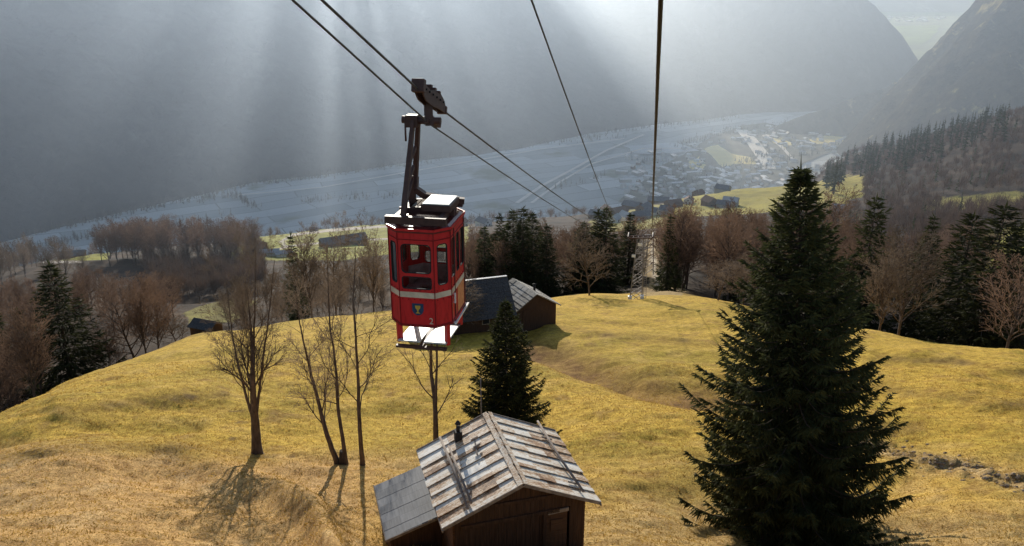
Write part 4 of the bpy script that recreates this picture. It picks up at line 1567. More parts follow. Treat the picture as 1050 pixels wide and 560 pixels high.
# ------------------------------------------------------------------ lattice pylon
def build_pylon():
    base = np.array(stand(652, 308, 130))
    top = spot(657, 243, 130.5)
    root = empty('lattice_pylon', base, R(-10))
    tag(root, 'slanting lattice steel pylon carrying the cables above two white footings', 'pylon')
    Mi = Matrix.Rotation(R(10), 3, 'Z')

    def lc(p):
        return Mi @ Vector(np.asarray(p) - base)
    tl = lc(top)
    H = tl.z
    b, a = 0.98, 0.5

    def corner(sx, sy, f):
        hw = b + (a - b) * f
        return Vector((tl.x * f + sx * hw, tl.y * f + sy * hw, H * f))
    for sx, sy in ((-1, -1), (1, -1), (1, 1), (-1, 1)):
        mb = MB()
        mb.bar(corner(sx, sy, -0.03), corner(sx, sy, 1), 0.13)
        mb.build('leg', M['galv'], root)
        mb = MB()
        c = corner(sx, sy, 0)
        c.z = surf(*(np.array(base[:2]) + np.array((Matrix.Rotation(R(-10), 3, 'Z') @ c)[:2]))) - base[2]
        mb.box(c + Vector((0, 0, 0.05)), (0.6, 0.6, 1.1), bevel=0.04)
        mb.build('footing', M['white_metal'], root)
    mb = MB()
    n = 8
    ring = [(-1, -1), (1, -1), (1, 1), (-1, 1)]
    for k in range(n):
        f0, f1 = k / n, (k + 1) / n
        for q in range(4):
            s0, s1 = ring[q], ring[(q + 1) % 4]
            mb.bar(corner(*s0, f0), corner(*s1, f1), 0.075)
            if k % 2 == 0: mb.bar(corner(*s1, f0), corner(*s0, f1), 0.075)
            mb.bar(corner(*s0, f1), corner(*s1, f1), 0.075)
    mb.build('bracing', M['galv'], root)
    al, ar = lc(spot(644.5, 243, 130)), lc(spot(669.5, 243, 130))
    mb = MB()
    for dy in (-0.55, 0.55):
        o = Vector((0, dy, 0))
        mb.bar(al + o, ar + o, 0.12, 0.20)
        mb.bar(al + o, tl + Vector((-0.45, dy, -1.1)), 0.08)
        mb.bar(ar + o, tl + Vector((0.45, dy, -1.1)), 0.08)
    for k in range(6):
        t = k / 5
        p = al + (ar - al) * t
        mb.bar(p + Vector((0, -0.55, 0)), p + Vector((0, 0.55, 0)), 0.10)
    ca = mb.build('crossarm', M['brown_steel'], root)
    for p in (al, ar):
        mb = MB()
        pts = [p + Vector((0, -1.3 + 0.26 * k, 0.42 - 0.14 * ((k - 5) / 5) ** 2)) for k in range(11)]
        mb.tube(pts, 0.12, 8)
        mb.bar(p + Vector((0, -0.5, 0.1)), p + Vector((0, -0.5, 0.4)), 0.14).bar(p + Vector((0, 0.5, 0.1)), p + Vector((0, 0.5, 0.4)), 0.14)
        mb.build('cable_saddle', M['brown_steel'], ca)
    # access ladder on the right side and small plates
    mb = MB()
    l0, l1 = corner(1, -1, 0.02) + Vector((0.45, -0.1, 0)), corner(1, -1, 1.0) + Vector((0.45, -0.1, 0))
    for dx in (-0.2, 0.2): mb.bar(l0 + Vector((dx, 0, 0)), l1 + Vector((dx, 0, 0)), 0.06)
    for k in range(34): mb.bar(l0.lerp(l1, k / 33) - Vector((0.2, 0, 0)), l0.lerp(l1, k / 33) + Vector((0.2, 0, 0)), 0.04)
    mb.build('ladder', M['galv'], root)
    for q, (dx, f) in enumerate(((-0.25, 0.72), (0.5, 0.9))):
        mb = MB()
        mb.box(corner(-1, -1, f) + Vector((dx, -0.2, 0)), (0.6, 0.06, 0.45))
        mb.build('sign_plate', M['white_metal'], root)
    return base


build_pylon()
# second, more distant mast in the cut line
p = stand(665, 286, 215)
mb = MB()
for sx in (-1, 1):
    mb.bar((sx * 1.2, 0, -0.5), (sx * 0.6, 0, 11), 0.22)
for k in range(6): mb.bar((-1.2 + 0.1 * k, 0, 1.8 * k), (1.2 - 0.1 * k - 0.1, 0, 1.8 * k + 1.7), 0.14)
mb.bar((-2.6, 0, 11), (2.6, 0, 11), 0.3)
tag(mb.build('steel_mast', M['galv']), 'distant steel mast in the cleared strip just behind the lattice pylon', 'mast').location = p

# ------------------------------------------------------------------ cables
CD = np.array([0.183, 1.0, -0.337])


def sagged(A, E, sag, n=60):
    A, E = np.array(A), np.array(E)
    t = np.linspace(0, 1, n)
    P_ = A[None] + (E - A)[None] * t[:, None]
    P_[:, 2] -= sag * 4 * t * (1 - t)
    return P_


def cable(name, label, pts, r):
    mb = MB()
    mb.tube([tuple(p) for p in pts], r, 6)
    return tag(mb.build(name, M['cable']), label, 'cable')


A1 = spot(441.5, 103.5, 16.8)
E1 = spot(645.5, 240, 130)
S1 = spot(330, 0, 11.8)
up1 = A1 + (S1 - A1) / (S1 - A1)[1] * -20.0 if False else A1 + (S1 - A1) * 4.2
cable('carrying_cable', 'upper dark cable that the red cable car rolls on', np.concatenate([np.linspace(up1, A1, 8)[:-1], sagged(A1, E1, 0.75)]), 0.021)
A2 = spot(441, 127.5, 16.8)
E2 = spot(647, 246, 130)
S2 = spot(300, 0, 11.0)
cable('haulage_cable', 'thinner lower cable clamped to the arm of the red cable car', np.concatenate([np.linspace(A2 + (S2 - A2) * 4.2, A2, 8)[:-1], sagged(A2, E2, 0.85)]), 0.017)
S3 = spot(677.5, 0, 10.5)
E3 = spot(668.5, 240, 130)
d3 = (E3 - S3)
for dx, lb in ((-0.015, 'left strand of the thick double cable running down to the pylon on the right'), (0.015, 'right strand of the thick double cable running down to the pylon on the right')):
    o = np.array([dx, 0, 0])
    pts = np.concatenate([np.linspace(S3 - d3 * 0.2 + o, S3 + o, 4)[:-1], sagged(S3 + o, E3 + o * 1.5, 0.9)])
    # surveyed hang: the rope passes (668, 220) in the photo
    cable('carrying_cable', lb, pts, 0.0165)
S4 = spot(545, 0, 10.5)
E4 = spot(644.5, 244, 130)
d4 = E4 - S4
cable('haulage_cable', 'single thin cable between the double cable and the red cable car', np.concatenate([np.linspace(S4 - d4 * 0.2, S4, 4)[:-1], sagged(S4, E4, 1.2)]), 0.013)


# ------------------------------------------------------------------ the cable car
def rounded(w0, w1, h0, h1, r, n=5):
    out = []
    for cx, cy, a0 in ((w1 - r, h1 - r, 0), (w0 + r, h1 - r, 90), (w0 + r, h0 + r, 180), (w1 - r, h0 + r, 270)):
        for k in range(n + 1):
            a = R(a0 + 90 * k / n)
            out.append((cx + r * math.cos(a), cy + r * math.sin(a)))
    return out


def panel_with_holes(mb, p0, p1, z0, z1, holes, thick):
    """upright wall panel from p0 to p1 (plan), with rounded openings [(u0,u1,v0,v1,r)] in metres from p0 / z0"""
    p0, p1 = Vector(p0), Vector(p1)
    L = (p1 - p0).length
    ux = (p1 - p0) / L
    nrm = Vector((ux.y, -ux.x))

    def to(u, v, off=0.0):
        q = p0 + ux * u + nrm * off
        return (q.x, q.y, z0 + v)
    bm = bmesh.new()
    es = []
    loops = [[(0, 0), (L, 0), (L, z1 - z0), (0, z1 - z0)]] + [rounded(*h[:4], h[4]) for h in holes]
    for lp in loops:
        vs = [bm.verts.new((u, v, 0)) for u, v in lp]
        es += [bm.edges.new((vs[i], vs[(i + 1) % len(vs)])) for i in range(len(vs))]
    bmesh.ops.triangle_fill(bm, use_beauty=True, use_dissolve=False, edges=es)
    r = bmesh.ops.extrude_face_region(bm, geom=bm.faces[:])
    for v in r['geom']:
        if isinstance(v, bmesh.types.BMVert): v.co.z = -thick
    m = {}
    for v in bm.verts: m[v] = mb.bm.verts.new(to(v.co.x, v.co.y, v.co.z))
    for f in bm.faces:
        mb.bm.faces.new([m[v] for v in f.verts])
    bm.free()
    return to


def build_cabin():
    c = spot(439.0, 273.5, 16.8)
    yaw = -math.atan(0.183)
    HC = 2.02
    root = empty('cable_car', (c[0], c[1], c[2] - HC / 2), yaw)
    tag(root, 'red cable car cabin numbered 2 hanging from the cable over the meadow', 'cable car')
    W, Lh = 1.28, 0.84
    cw, cd = 0.365, 0.28
    hx = W / 2
    # plan of the octagon, counter-clockwise from the front left
    plan = [(-cw, -Lh), (cw, -Lh), (hx, -Lh + cd), (hx, Lh - cd), (cw, Lh), (-cw, Lh), (-hx, Lh - cd), (-hx, -Lh + cd)]
    body = MB()
    panes, trims = [], []
    inner = MB()
    zw0, zw1 = 1.06, 1.80
    for i in range(8):
        p0, p1 = plan[i], plan[(i + 1) % 8]
        L = math.dist(p0, p1)
        if i in (0, 4):
            holes = [(0.055, L - 0.055, 1.155, 1.77, 0.09), (0.055, L - 0.055, 0.82, 1.09, 0.06)]
        elif i in (1, 3, 5, 7):
            holes = [(0.075, L - 0.075, 0.90, 1.77, 0.075)]
        else:
            holes = [(0.07, 0.36, 0.98, 1.80, 0.05), (0.44, L - 0.44, 0.98, 1.80, 0.05), (L - 0.36, L - 0.07, 0.98, 1.80, 0.05)]
        to = panel_with_holes(body, p0, p1, 0.0, HC, holes, 0.035)
        for h in holes:
            gb = MB()
            gb.poly([to(u, v, -0.018) for u, v in rounded(h[0] - 0.004, h[1] + 0.004, h[2] - 0.004, h[3] + 0.004, h[4])])
            panes.append(gb)
            tb = MB()
            lp = rounded(h[0], h[1], h[2], h[3], h[4])
            li = rounded(h[0] + 0.018, h[1] - 0.018, h[2] + 0.018, h[3] - 0.018, h[4] - 0.015)
            n = len(lp)
            for k in range(n):
                tb.poly([to(*lp[k], 0.004), to(*lp[(k + 1) % n], 0.004), to(*li[(k + 1) % n], 0.004), to(*li[k], 0.004)])
                tb.poly([to(*li[k], 0.004), to(*li[(k + 1) % n], 0.004), to(*li[(k + 1) % n], -0.03), to(*li[k], -0.03)])
            trims.append(tb)
        # lining under the windows on the inside
    body_o = body.build('cabin_body', M['red'], root)
    for gb, tb in zip(panes, trims):
        w = tb.build('window', M['rubber'], root)
        gb.build('pane', M['glass'], w)
    # seams and rivets
    mb = MB()
    for i in range(8):
        p0, p1 = Vector(plan[i]), Vector(plan[(i + 1) % 8])
        o = p0.normalized() * 0.006
        mb.bar((p0.x + o.x, p0.y + o.y, 0.02), (p0.x + o.x, p0.y + o.y, HC - 0.03), 0.022, 0.016)
        q0, q1 = p0 * 1.006, p1 * 1.006
        mb.bar((q0.x, q0.y, 0.03), (q1.x, q1.y, 0.03), 0.02, 0.05)
        mb.bar((q0.x, q0.y, 1.86), (q1.x, q1.y, 1.86), 0.012, 0.018)
        n_ = max(2, int((p1 - p0).length / 0.11))
        for k in range(n_):
            q = p0.lerp(p1, (k + 0.5) / n_) * 1.008
            for zz in (0.60, 0.80): mb.box((q.x, q.y, zz), (0.016, 0.016, 0.016))
    mb.build('seam', M['seam'], root)
    # floor and roof plate
    mb = MB()
    mb.bm.faces.new([mb.bm.verts.new((x * 0.99, y * 0.99, 0.03)) for x, y in plan])
    mb.bm.faces.new([mb.bm.verts.new((x * 0.95, y * 0.95, 0.055)) for x, y in plan])
    mb.build('floor', M['interior'], root)
    # inner lining
    mb = MB()
    for i in range(8):
        p0, p1 = Vector(plan[i]) * 0.955, Vector(plan[(i + 1) % 8]) * 0.955
        mb.poly([(p0.x, p0.y, 0.06), (p1.x, p1.y, 0.06), (p1.x, p1.y, 0.80), (p0.x, p0.y, 0.80)])
    mb.box((0.0, 0.55, 0.42), (0.9, 0.28, 0.06)).box((-0.42, 0, 0.42), (0.28, 0.8, 0.06))
    mb.tube([(0, 0.25, 0.05), (0, 0.25, HC - 0.02)], 0.02, 8)
    mb.tube([(-0.3, -0.3, 1.86), (-0.3, 0.5, 1.86)], 0.015, 8)
    mb.build('interior', M['interior'], root)
    # waist stripe
    mb = MB()
    k = 1.009
    for i in range(8):
        p0, p1 = Vector(plan[i]) * k, Vector(plan[(i + 1) % 8]) * k
        mb.poly([(p0.x, p0.y, 0.64), (p1.x, p1.y, 0.64), (p1.x, p1.y, 0.76), (p0.x, p0.y, 0.76)])
    mb.build('waist_stripe', M['cream'], root)
    # roof: dished sheet, rim
    mb = MB()
    ring0 = [Vector((x * 1.03, y * 1.03, HC - 0.02)) for x, y in plan]
    ring1 = [Vector((x * 1.03, y * 1.03, HC + 0.035)) for x, y in plan]
    ring2 = [Vector((x * 0.90, y * 0.90, HC + 0.085)) for x, y in plan]
    rs = [[mb.bm.verts.new(v) for v in r] for r in (ring0, ring1, ring2)]
    for a, b in zip(rs, rs[1:]):
        for i in range(8): mb.bm.faces.new((a[i], a[(i + 1) % 8], b[(i + 1) % 8], b[i]))
    mb.bm.faces.new(rs[-1])
    mb.bm.faces.new(rs[0][::-1])
    roof = mb.build('roof', M['roof_paint'], root)
    mb = MB()
    for i in range(8):
        mb.bar(ring1[i] * 1.005, ring1[(i + 1) % 8] * 1.005, 0.03, 0.05)
    mb.build('roof_rim', M['red'], roof)
    # steel frame on the roof, with the white topped box
    zf = HC + 0.20
    mb = MB()
    for x in (-0.44, 0.46): mb.bar((x, -0.78, zf), (x, 0.72, zf), 0.09, 0.12)
    for y in (-0.74, 0.0, 0.68): mb.bar((-0.56, y, zf - 0.005), (0.60, y, zf - 0.005), 0.08, 0.13)
    for x in (-0.44, 0.46):
        for y in (-0.6, 0.55): mb.bar((x, y, HC + 0.03), (x, y, zf), 0.07)
    mb.build('roof_frame', M['brown_steel'], root)
    mb = MB()
    mb.box((0.27, 0.12, zf + 0.13), (0.62, 0.78, 0.14), bevel=0.012)
    bx = mb.build('roof_box', M['brown_steel'], root)
    mb = MB()
    mb.box((0.27, 0.12, zf + 0.212), (0.56, 0.72, 0.02), bevel=0.006)
    mb.build('box_lid', M['white_metal'], bx)
    mb = MB()
    for k in range(4): mb.box((-0.24 + 0.085 * k, 0.22, zf + 0.10), (0.06, 0.55, 0.02))
    mb.build('grating', M['pale_wood'], root)
    # hanger: an A-frame on the left, pin, arm
    xs = -0.30
    zt = c[2] * 0
    car = spot(441.5, 103.5, 16.8)
    base_z = c[2] - HC / 2
    Mi = Matrix.Rotation(-yaw, 3, 'Z')

    def lc(p):
        return Mi @ Vector(np.asarray(p) - np.array([c[0], c[1], base_z]))
    carr = lc(car)
    zpin = lc(spot(421, 125, 16.6)).z
    xp = lc(spot(421, 125, 16.6)).x
    pin = Vector((xp, 0.0, zpin))
    f0, r0 = Vector((-0.47, -0.46, zf + 0.02)), Vector((-0.42, 0.34, zf + 0.02))
    mb = MB()

    def plate(pts2, x, th):
        mb.prism([(p[0], p[1]) for p in pts2], Matrix(((0, 0, 1, x), (1, 0, 0, 0), (0, 1, 0, 0), (0, 0, 0, 1))), th)
    H2 = zpin - zf
    # front leg and rear leg as tapering plates, flaring out at the foot
    xa = xp - 0.05
    FA = Vector((-0.30, -0.60, zf + 0.02))
    RA = Vector((-0.34, 0.46, zf + 0.60))
    top_f, top_r = Vector((xp + 0.0, -0.06, zpin)), Vector((xp + 0.06, 0.10, zpin))

    def taper(a, b, w0, w1, d):
        a, b = Vector(a), Vector(b)
        vs = [mb.bm.verts.new(p + Vector((sx * w / 2, sy * d / 2, 0))) for p, w in ((a, w0), (b, w1)) for sx, sy in ((-1, -1), (1, -1), (1, 1), (-1, 1))]
        for f in ((3, 2, 1, 0), (4, 5, 6, 7), (0, 1, 5, 4), (1, 2, 6, 5), (2, 3, 7, 6), (3, 0, 4, 7)):
            mb.bm.faces.new([vs[i] for i in f])
    taper(FA, top_f, 0.105, 0.07, 0.12)
    curve = [top_r, RA, Vector((-0.33, 0.36, zf + 0.36)), Vector((-0.16, 0.46, zf + 0.20)), Vector((0.10, 0.58, zf + 0.12)), Vector((0.60, 0.68, zf + 0.06))]
    taper(curve[1], curve[0], 0.10, 0.07, 0.12)
    for a_, b_ in zip(curve[1:], curve[2:]): mb.bar(a_, b_ + (b_ - a_) * 0.08, 0.12, 0.14, up=(0, 1, 0))
    # gusset filling the inside of the bend
    for f in (0.10, 0.30, 0.56):
        pa = FA.lerp(top_f, f)
        pb = Vector((-0.40, 0.30, zf + 0.3)).lerp(top_r, f + 0.06)
        mb.bar(pa, pb, 0.05, 0.08)
    mb.bar((-0.62, -0.74, zf + 0.01), (0.62, -0.74, zf + 0.01), 0.13, 0.15)
    mb.bar((-0.40, 0.30, zf + 0.66), (-0.40, 0.40, zf), 0.14, 0.10)
    hg = mb.build('hanger', M['brown_steel'], root)
    mb = MB()
    mb.tube([(xp - 0.24, 0, zpin), (carr.x + 0.20, 0, zpin - 0.01)], 0.075, 12)
    mb.box((xp - 0.03, 0, zpin - 0.02), (0.26, 0.22, 0.24), bevel=0.02)
    mb.tube([(xp - 0.17, -0.05, zpin), (xp - 0.17, -0.05, zpin - 0.42)], 0.02, 8)
    mb.build('pivot_pin', M['brown_steel'], hg)
    # arm up to the carriage
    mb = MB()
    ax = carr.x - 0.06
    mb.bar((ax + 0.02, 0.0, zpin - 0.10), (ax, 0.05, carr.z + 0.10), 0.15, 0.24)
    mb.bar((ax + 0.02, 0.1, zpin + 0.02), (ax + 0.05, 0.62, zpin - 0.20), 0.10, 0.12)
    mb.build('suspension_arm', M['brown_steel'], root)
    # grip on the haulage cable
    mb = MB()
    g = lc(spot(441, 127.5, 16.8))
    mb.box(g + Vector((0, 0.15, 0.01)), (0.09, 0.42, 0.09), Matrix.Rotation(-math.atan(0.34), 3, 'X'), bevel=0.01)
    mb.bar(g + Vector((0, -0.3, 0.12)), g + Vector((0, 0.1, 0.0)), 0.07)
    mb.build('cable_grip', M['brown_steel'], root)
    # carriage with eight rollers on the cable
    sl = math.atan(0.345)
    rot = Matrix.Rotation(-sl, 3, 'X')

    def onrope(t, up=0.0, side=0.0):
        return carr + rot @ Vector((side, t, up))
    cb = MB()
    for side in (-0.07, 0.07):
        prof = [(-0.88, 0.02), (-0.86, 0.17), (-0.62, 0.18), (-0.30, 0.14), (0.05, 0.20), (0.45, 0.22), (0.75, 0.14), (0.90, 0.02), (0.86, -0.08), (0.3, -0.09), (-0.2, -0.12), (-0.6, -0.10)]
        Mx = Matrix.Translation(onrope(0, 0.0, side - 0.012)) @ rot.to_4x4() @ Matrix(((0, 0, 1, 0), (1, 0, 0, 0), (0, 1, 0, 0), (0, 0, 0, 1)))
        cb.prism(prof, Mx, 0.024)
    cb.box(onrope(-0.86, 0.12), (0.24, 0.16, 0.24), rot, bevel=0.01)
    cb.box(onrope(0.90, -0.02), (0.20, 0.10, 0.16), rot, bevel=0.01)
    for t in (-0.3, 0.0, 0.32): cb.box(onrope(t, 0.23), (0.20, 0.10, 0.04), rot)
    cr = cb.build('carriage', M['brown_steel'], root)
    for t in (-0.66, -0.42, -0.16, 0.12, 0.38, 0.64):
        mb = MB()
        a, b = onrope(t, 0.095, -0.035), onrope(t, 0.095, 0.035)
        mb.tube([a, b], 0.095, 16)
        mb.tube([onrope(t, 0.095, -0.11), onrope(t, 0.095, 0.11)], 0.02, 8)
        mb.build('roller', M['rubber'], cr)
    # lettering: the number
    cu = bpy.data.curves.new('cabin_number', 'FONT')
    cu.body = '2'
    cu.size = 0.19
    cu.extrude = 0.002
    cu.align_x = 'CENTER'
    tmp = bpy.data.objects.new('cabin_number', cu)
    COL.objects.link(tmp)
    dg = bpy.context.evaluated_depsgraph_get()
    me = bpy.data.meshes.new_from_object(tmp.evaluated_get(dg))
    bpy.data.objects.remove(tmp)
    num = link('cabin_number', me, M['cream'], root)
    num.rotation_euler = (R(90), 0, 0)
    num.location = (0.275, -Lh - 0.006, 0.085)
    # coat of arms: blue shield with a golden cup
    mb = MB()
    s = 0.12
    sh = [(-s, 0.13), (s, 0.13), (s, -0.02), (s * 0.8, -0.08), (s * 0.45, -0.115), (0, -0.13), (-s * 0.45, -0.115), (-s * 0.8, -0.08), (-s, -0.02)]
    Mx = Matrix(((1, 0, 0, 0), (0, 0, 1, -Lh - 0.005), (0, 1, 0, 0.385), (0, 0, 0, 1)))
    mb.prism(sh, Mx, 0.004)
    em = mb.build('emblem', M['blue'], root)
    mb = MB()
    Mx = Matrix(((1, 0, 0, 0), (0, 0, 1, -Lh - 0.010), (0, 1, 0, 0.385), (0, 0, 0, 1)))
    cup = [(-0.058, 0.085), (0.058, 0.085), (0.05, 0.03), (0.022, 0.0), (0.012, -0.045), (0.05, -0.085), (-0.05, -0.085), (-0.012, -0.045), (-0.022, 0.0), (-0.05, 0.03)]
    mb.prism(cup, Mx, 0.004)
    mb.build('cup', M['yellow'], em)
    # right side: sliding door line, orange panel, handle, rail
    mb = MB()
    mb.box((hx + 0.006, 0.18, 0.36), (0.012, 0.52, 0.56), bevel=0.004)
    mb.build('side_panel', M['orange'], root)
    mb = MB()
    for y in (-0.30, 0.52): mb.box((hx + 0.008, y, 1.02), (0.016, 0.03, 1.9))
    mb.build('door_rail', M['brown_steel'], root)
    mb = MB()
    mb.bar((hx + 0.03, -0.40, 0.40), (hx + 0.03, -0.40, 0.62), 0.03)
    mb.bar((hx + 0.0, -0.40, 0.42), (hx + 0.03, -0.40, 0.42), 0.02).bar((hx + 0.0, -0.40, 0.60), (hx + 0.03, -0.40, 0.60), 0.02)
    mb.build('handle', M['white_metal'], root)
    mb = MB()
    mb.bar((hx + 0.05, -0.50, -0.02), (hx + 0.05, 0.66, -0.02), 0.035)
    for y in (-0.45, 0.6): mb.bar((hx - 0.05, y, -0.0), (hx + 0.05, y, -0.02), 0.03)
    mb.build('step_rail', M['white_metal'], root)
    # feet and the pale load plates beneath
    for x in (-0.52, 0.52):
        for y in (-0.52, 0.56):
            mb = MB()
            mb.bar((x, y, 0.03), (x * 0.98, y * 0.98, -0.50), 0.075, 0.11)
            mb.build('leg', M['red'], root)
    for sx in (-1, 1):
        mb = MB()
        mb.box((sx * 0.28, -0.08, -0.46), (0.48, 1.15, 0.03), Matrix.Rotation(-0.06, 3, 'X'), bevel=0.004)
        mb.build('load_plate', M['plate'], root)
    mb = MB()
    mb.bar((-0.54, -0.70, -0.52), (0.54, -0.70, -0.52), 0.10, 0.05)
    mb.bar((0, -0.74, -0.50), (0, 0.5, -0.46), 0.08, 0.06)
    mb.bar((-0.54, 0.53, -0.48), (0.54, 0.53, -0.48), 0.08, 0.06)
    mb.build('under_frame', M['brown_steel'], root)


build_cabin()

# ------------------------------------------------------------------ the town and the valley fields
def on_floor(px, py, lift=0.0):
    r = spot(px, py, 1000.0)
    k = (FLOOR + 3 + lift) / r[2]
    return r * k


def floor_sheet(name, pts, mat, lift):
    mb = MB()
    # subdivide the outline a little so that the edge is uneven
    out = []
    n = len(pts)
    for i in range(n):
        a, b = on_floor(*pts[i], lift), on_floor(*pts[(i + 1) % n], lift)
        for k in range(3):
            q = a + (b - a) * k / 3
            out.append((q[0] + rnd.uniform(-8, 8), q[1] + rnd.uniform(-12, 12), q[2]))
    mb.poly(out)
    o = mb.build(name, mat)
    return tag(o, kind='structure')


def floor_road(name, pts, width, mat, lift):
    mb = MB()
    P_ = [on_floor(*p, lift) for p in pts]
    L_, R_ = [], []
    for i, p in enumerate(P_):
        d = P_[min(i + 1, len(P_) - 1)] - P_[max(i - 1, 0)]
        d = d / np.linalg.norm(d)
        nrm = np.array([d[1], -d[0], 0]) * width / 2
        L_.append(mb.bm.verts.new(p - nrm))
        R_.append(mb.bm.verts.new(p + nrm))
    for i in range(len(P_) - 1): mb.bm.faces.new((L_[i], R_[i], R_[i + 1], L_[i + 1]))
    return tag(mb.build(name, mat), kind='structure')


M['sunfield'] = mottled('sunlit_yellow_field', two((0.78, 0.66, 0.26), 0.85), 0.012, 0.95)  # yellow fields, the sun patches on them put into the brighter colour
M['greenfield'] = mottled('green_valley_field', two((0.17, 0.26, 0.055), 0.75), 0.004, 0.95)
M['frostfield'] = mottled('white_frost_field', two((0.62, 0.66, 0.68), 0.9), 0.01, 0.95)
M['road'] = mottled('pale_road', two((0.78, 0.75, 0.69), 0.9), 0.05, 0.9)
for k, pts in enumerate([[(722, 152), (733, 148), (750, 158), (771, 162), (776, 168), (752, 168), (740, 172), (728, 160)], [(707, 166), (716, 160), (725, 170), (718, 174), (708, 173)],
                         [(788, 138), (800, 140), (812, 147), (806, 152), (792, 146)], [(832, 142), (852, 137), (872, 142), (868, 146), (845, 147), (832, 147)],
                         [(884, 128), (905, 124), (915, 126), (900, 131)]]):
    floor_sheet('field', pts, M['sunfield'], 1.2 + 0.05 * k)
M['gardens'] = mottled('town_gardens', [(0.35, (0.07, 0.075, 0.06)), (0.65, (0.17, 0.17, 0.13))], 0.02, 0.95)
floor_sheet('field', [(636, 206), (668, 176), (700, 158), (716, 148), (760, 129), (830, 121), (882, 128), (880, 146), (826, 168), (790, 190), (740, 214), (690, 222)], M['gardens'], 0.6)
floor_sheet('field', [(905, 27), (965, 26), (958, 36), (948, 45), (925, 47), (912, 38)], M['greenfield'], 1.5)
floor_sheet('field', [(780, 124), (800, 120), (822, 123), (826, 129), (800, 130)], M['frostfield'], 1.6)
floor_sheet('field', [(640, 150), (690, 146), (716, 154), (690, 158), (652, 157)], M['frostfield'], 1.65)
floor_road('road', [(759, 133), (768, 143), (776, 154), (786, 168), (792, 173)], 34, M['road'], 2.4)
floor_road('road', [(764, 133), (774, 143), (783, 154), (793, 168)], 16, M['road'], 2.8)
floor_road('road', [(786, 138), (803, 152), (812, 162), (816, 166)], 12, M['road'], 2.4)
floor_road('road', [(530, 208), (556, 190), (590, 172), (622, 154), (660, 138)], 12, M['road'], 2.4)
floor_road('road', [(545, 208), (575, 186), (606, 168), (660, 152), (720, 152)], 9, M['road'], 2.9)
floor_road('road', [(244, 200), (330, 192), (420, 176), (560, 152), (640, 142)], 9, M['road'], 3.3)

# houses of the town: single small solids with wall and roof faces
TROOF = [mottled('frosted_roof', two((0.55, 0.53, 0.50), 0.8), 0.3, 0.35), mottled('rime_grey_roof', two((0.34, 0.34, 0.36), 0.8), 0.3, 0.4), mottled('white_frost_roof', two((0.74, 0.74, 0.74), 0.9), 0.3, 0.3)]
TOWN = []
for wi, ri, (w, l, h, rs) in ((0, 0, (11, 14, 7, 4)), (0, 1, (12, 20, 8, 3.5)), (2, 2, (16, 34, 7, 2.0)), (1, 0, (10, 13, 6, 4.5)), (0, 2, (13, 15, 8, 3.5))):
    bm = bmesh.new()
    hw_, hl = w / 2, l / 2
    v = [bm.verts.new(p) for p in [(-hw_, -hl, -4), (hw_, -hl, -4), (hw_, hl, -4), (-hw_, hl, -4), (-hw_, -hl, h), (hw_, -hl, h), (hw_, hl, h), (-hw_, hl, h), (0, -hl, h + rs), (0, hl, h + rs)]]
    for f in ((0, 1, 5, 8, 4), (2, 3, 7, 9, 6), (1, 2, 6, 5), (3, 0, 4, 7)): bm.faces.new([v[i] for i in f])
    o = 0.8
    e = [bm.verts.new(p) for p in [(-hw_ - o, -hl - o, h - o * rs / hw_ + 0.2), (hw_ + o, -hl - o, h - o * rs / hw_ + 0.2), (hw_ + o, hl + o, h - o * rs / hw_ + 0.2), (-hw_ - o, hl + o, h - o * rs / hw_ + 0.2), (0, -hl - o, h + rs + 0.2), (0, hl + o, h + rs + 0.2)]]
    for f in ((1, 2, 5, 4), (3, 0, 4, 5)):
        bm.faces.new([e[i] for i in f]).material_index = 1
    me = bpy.data.meshes.new('town_house')
    bm.to_mesh(me)
    bm.free()
    me.materials.append(WALLS[wi])
    me.materials.append(TROOF[ri])
    TOWN.append(me)
gT = np.random.default_rng(77)
cnt = 0
spots_ = []
while cnt < 270:
    px, py = gT.uniform(635, 870), gT.uniform(128, 214)
    # density follows the built-up area
    core = math.exp(-((px - 735) / 75) ** 2 - ((py - 182) / 22) ** 2) + 0.8 * math.exp(-((px - 815) / 45) ** 2 - ((py - 140) / 14) ** 2) + 0.35 * math.exp(-((px - 668) / 28) ** 2 - ((py - 196) / 14) ** 2)
    if gT.random() > core: continue
    if 722 < px < 776 and 148 < py < 172: continue
    p = on_floor(px, py)
    if any((p[0] - q[0]) ** 2 + (p[1] - q[1]) ** 2 < 24 ** 2 for q in spots_): continue
    if surf(p[0], min(p[1], 2290)) > FLOOR and p[1] < 2290: continue
    spots_.append(p)
    o = bpy.data.objects.new('town_house', TOWN[gT.integers(0, 5)])
    COL.objects.link(o)
    o.location = (p[0], p[1], FLOOR + 2)
    o.rotation_euler = (0, 0, gT.choice([0.4, 0.5, 2.0, 1.1]) + gT.normal(0, 0.2))
    tag(o, 'tiny pale house among the crowded roofs of the town in the valley', 'house', 'houses of the valley town')
    cnt += 1

for k in range(26):
    p = on_floor(gT.uniform(896, 968), gT.uniform(17.5, 22.5))
    o = bpy.data.objects.new('town_house', TOWN[2])
    COL.objects.link(o)
    o.location = (p[0], p[1], FLOOR + 2)
    o.rotation_euler = (0, 0, gT.uniform(0, 3))
    o.scale = (2.2, 1.6, 1.6)
    tag(o, 'speck of a white building on the distant plain seen through the gap', 'house', 'buildings on the plain beyond the gap')
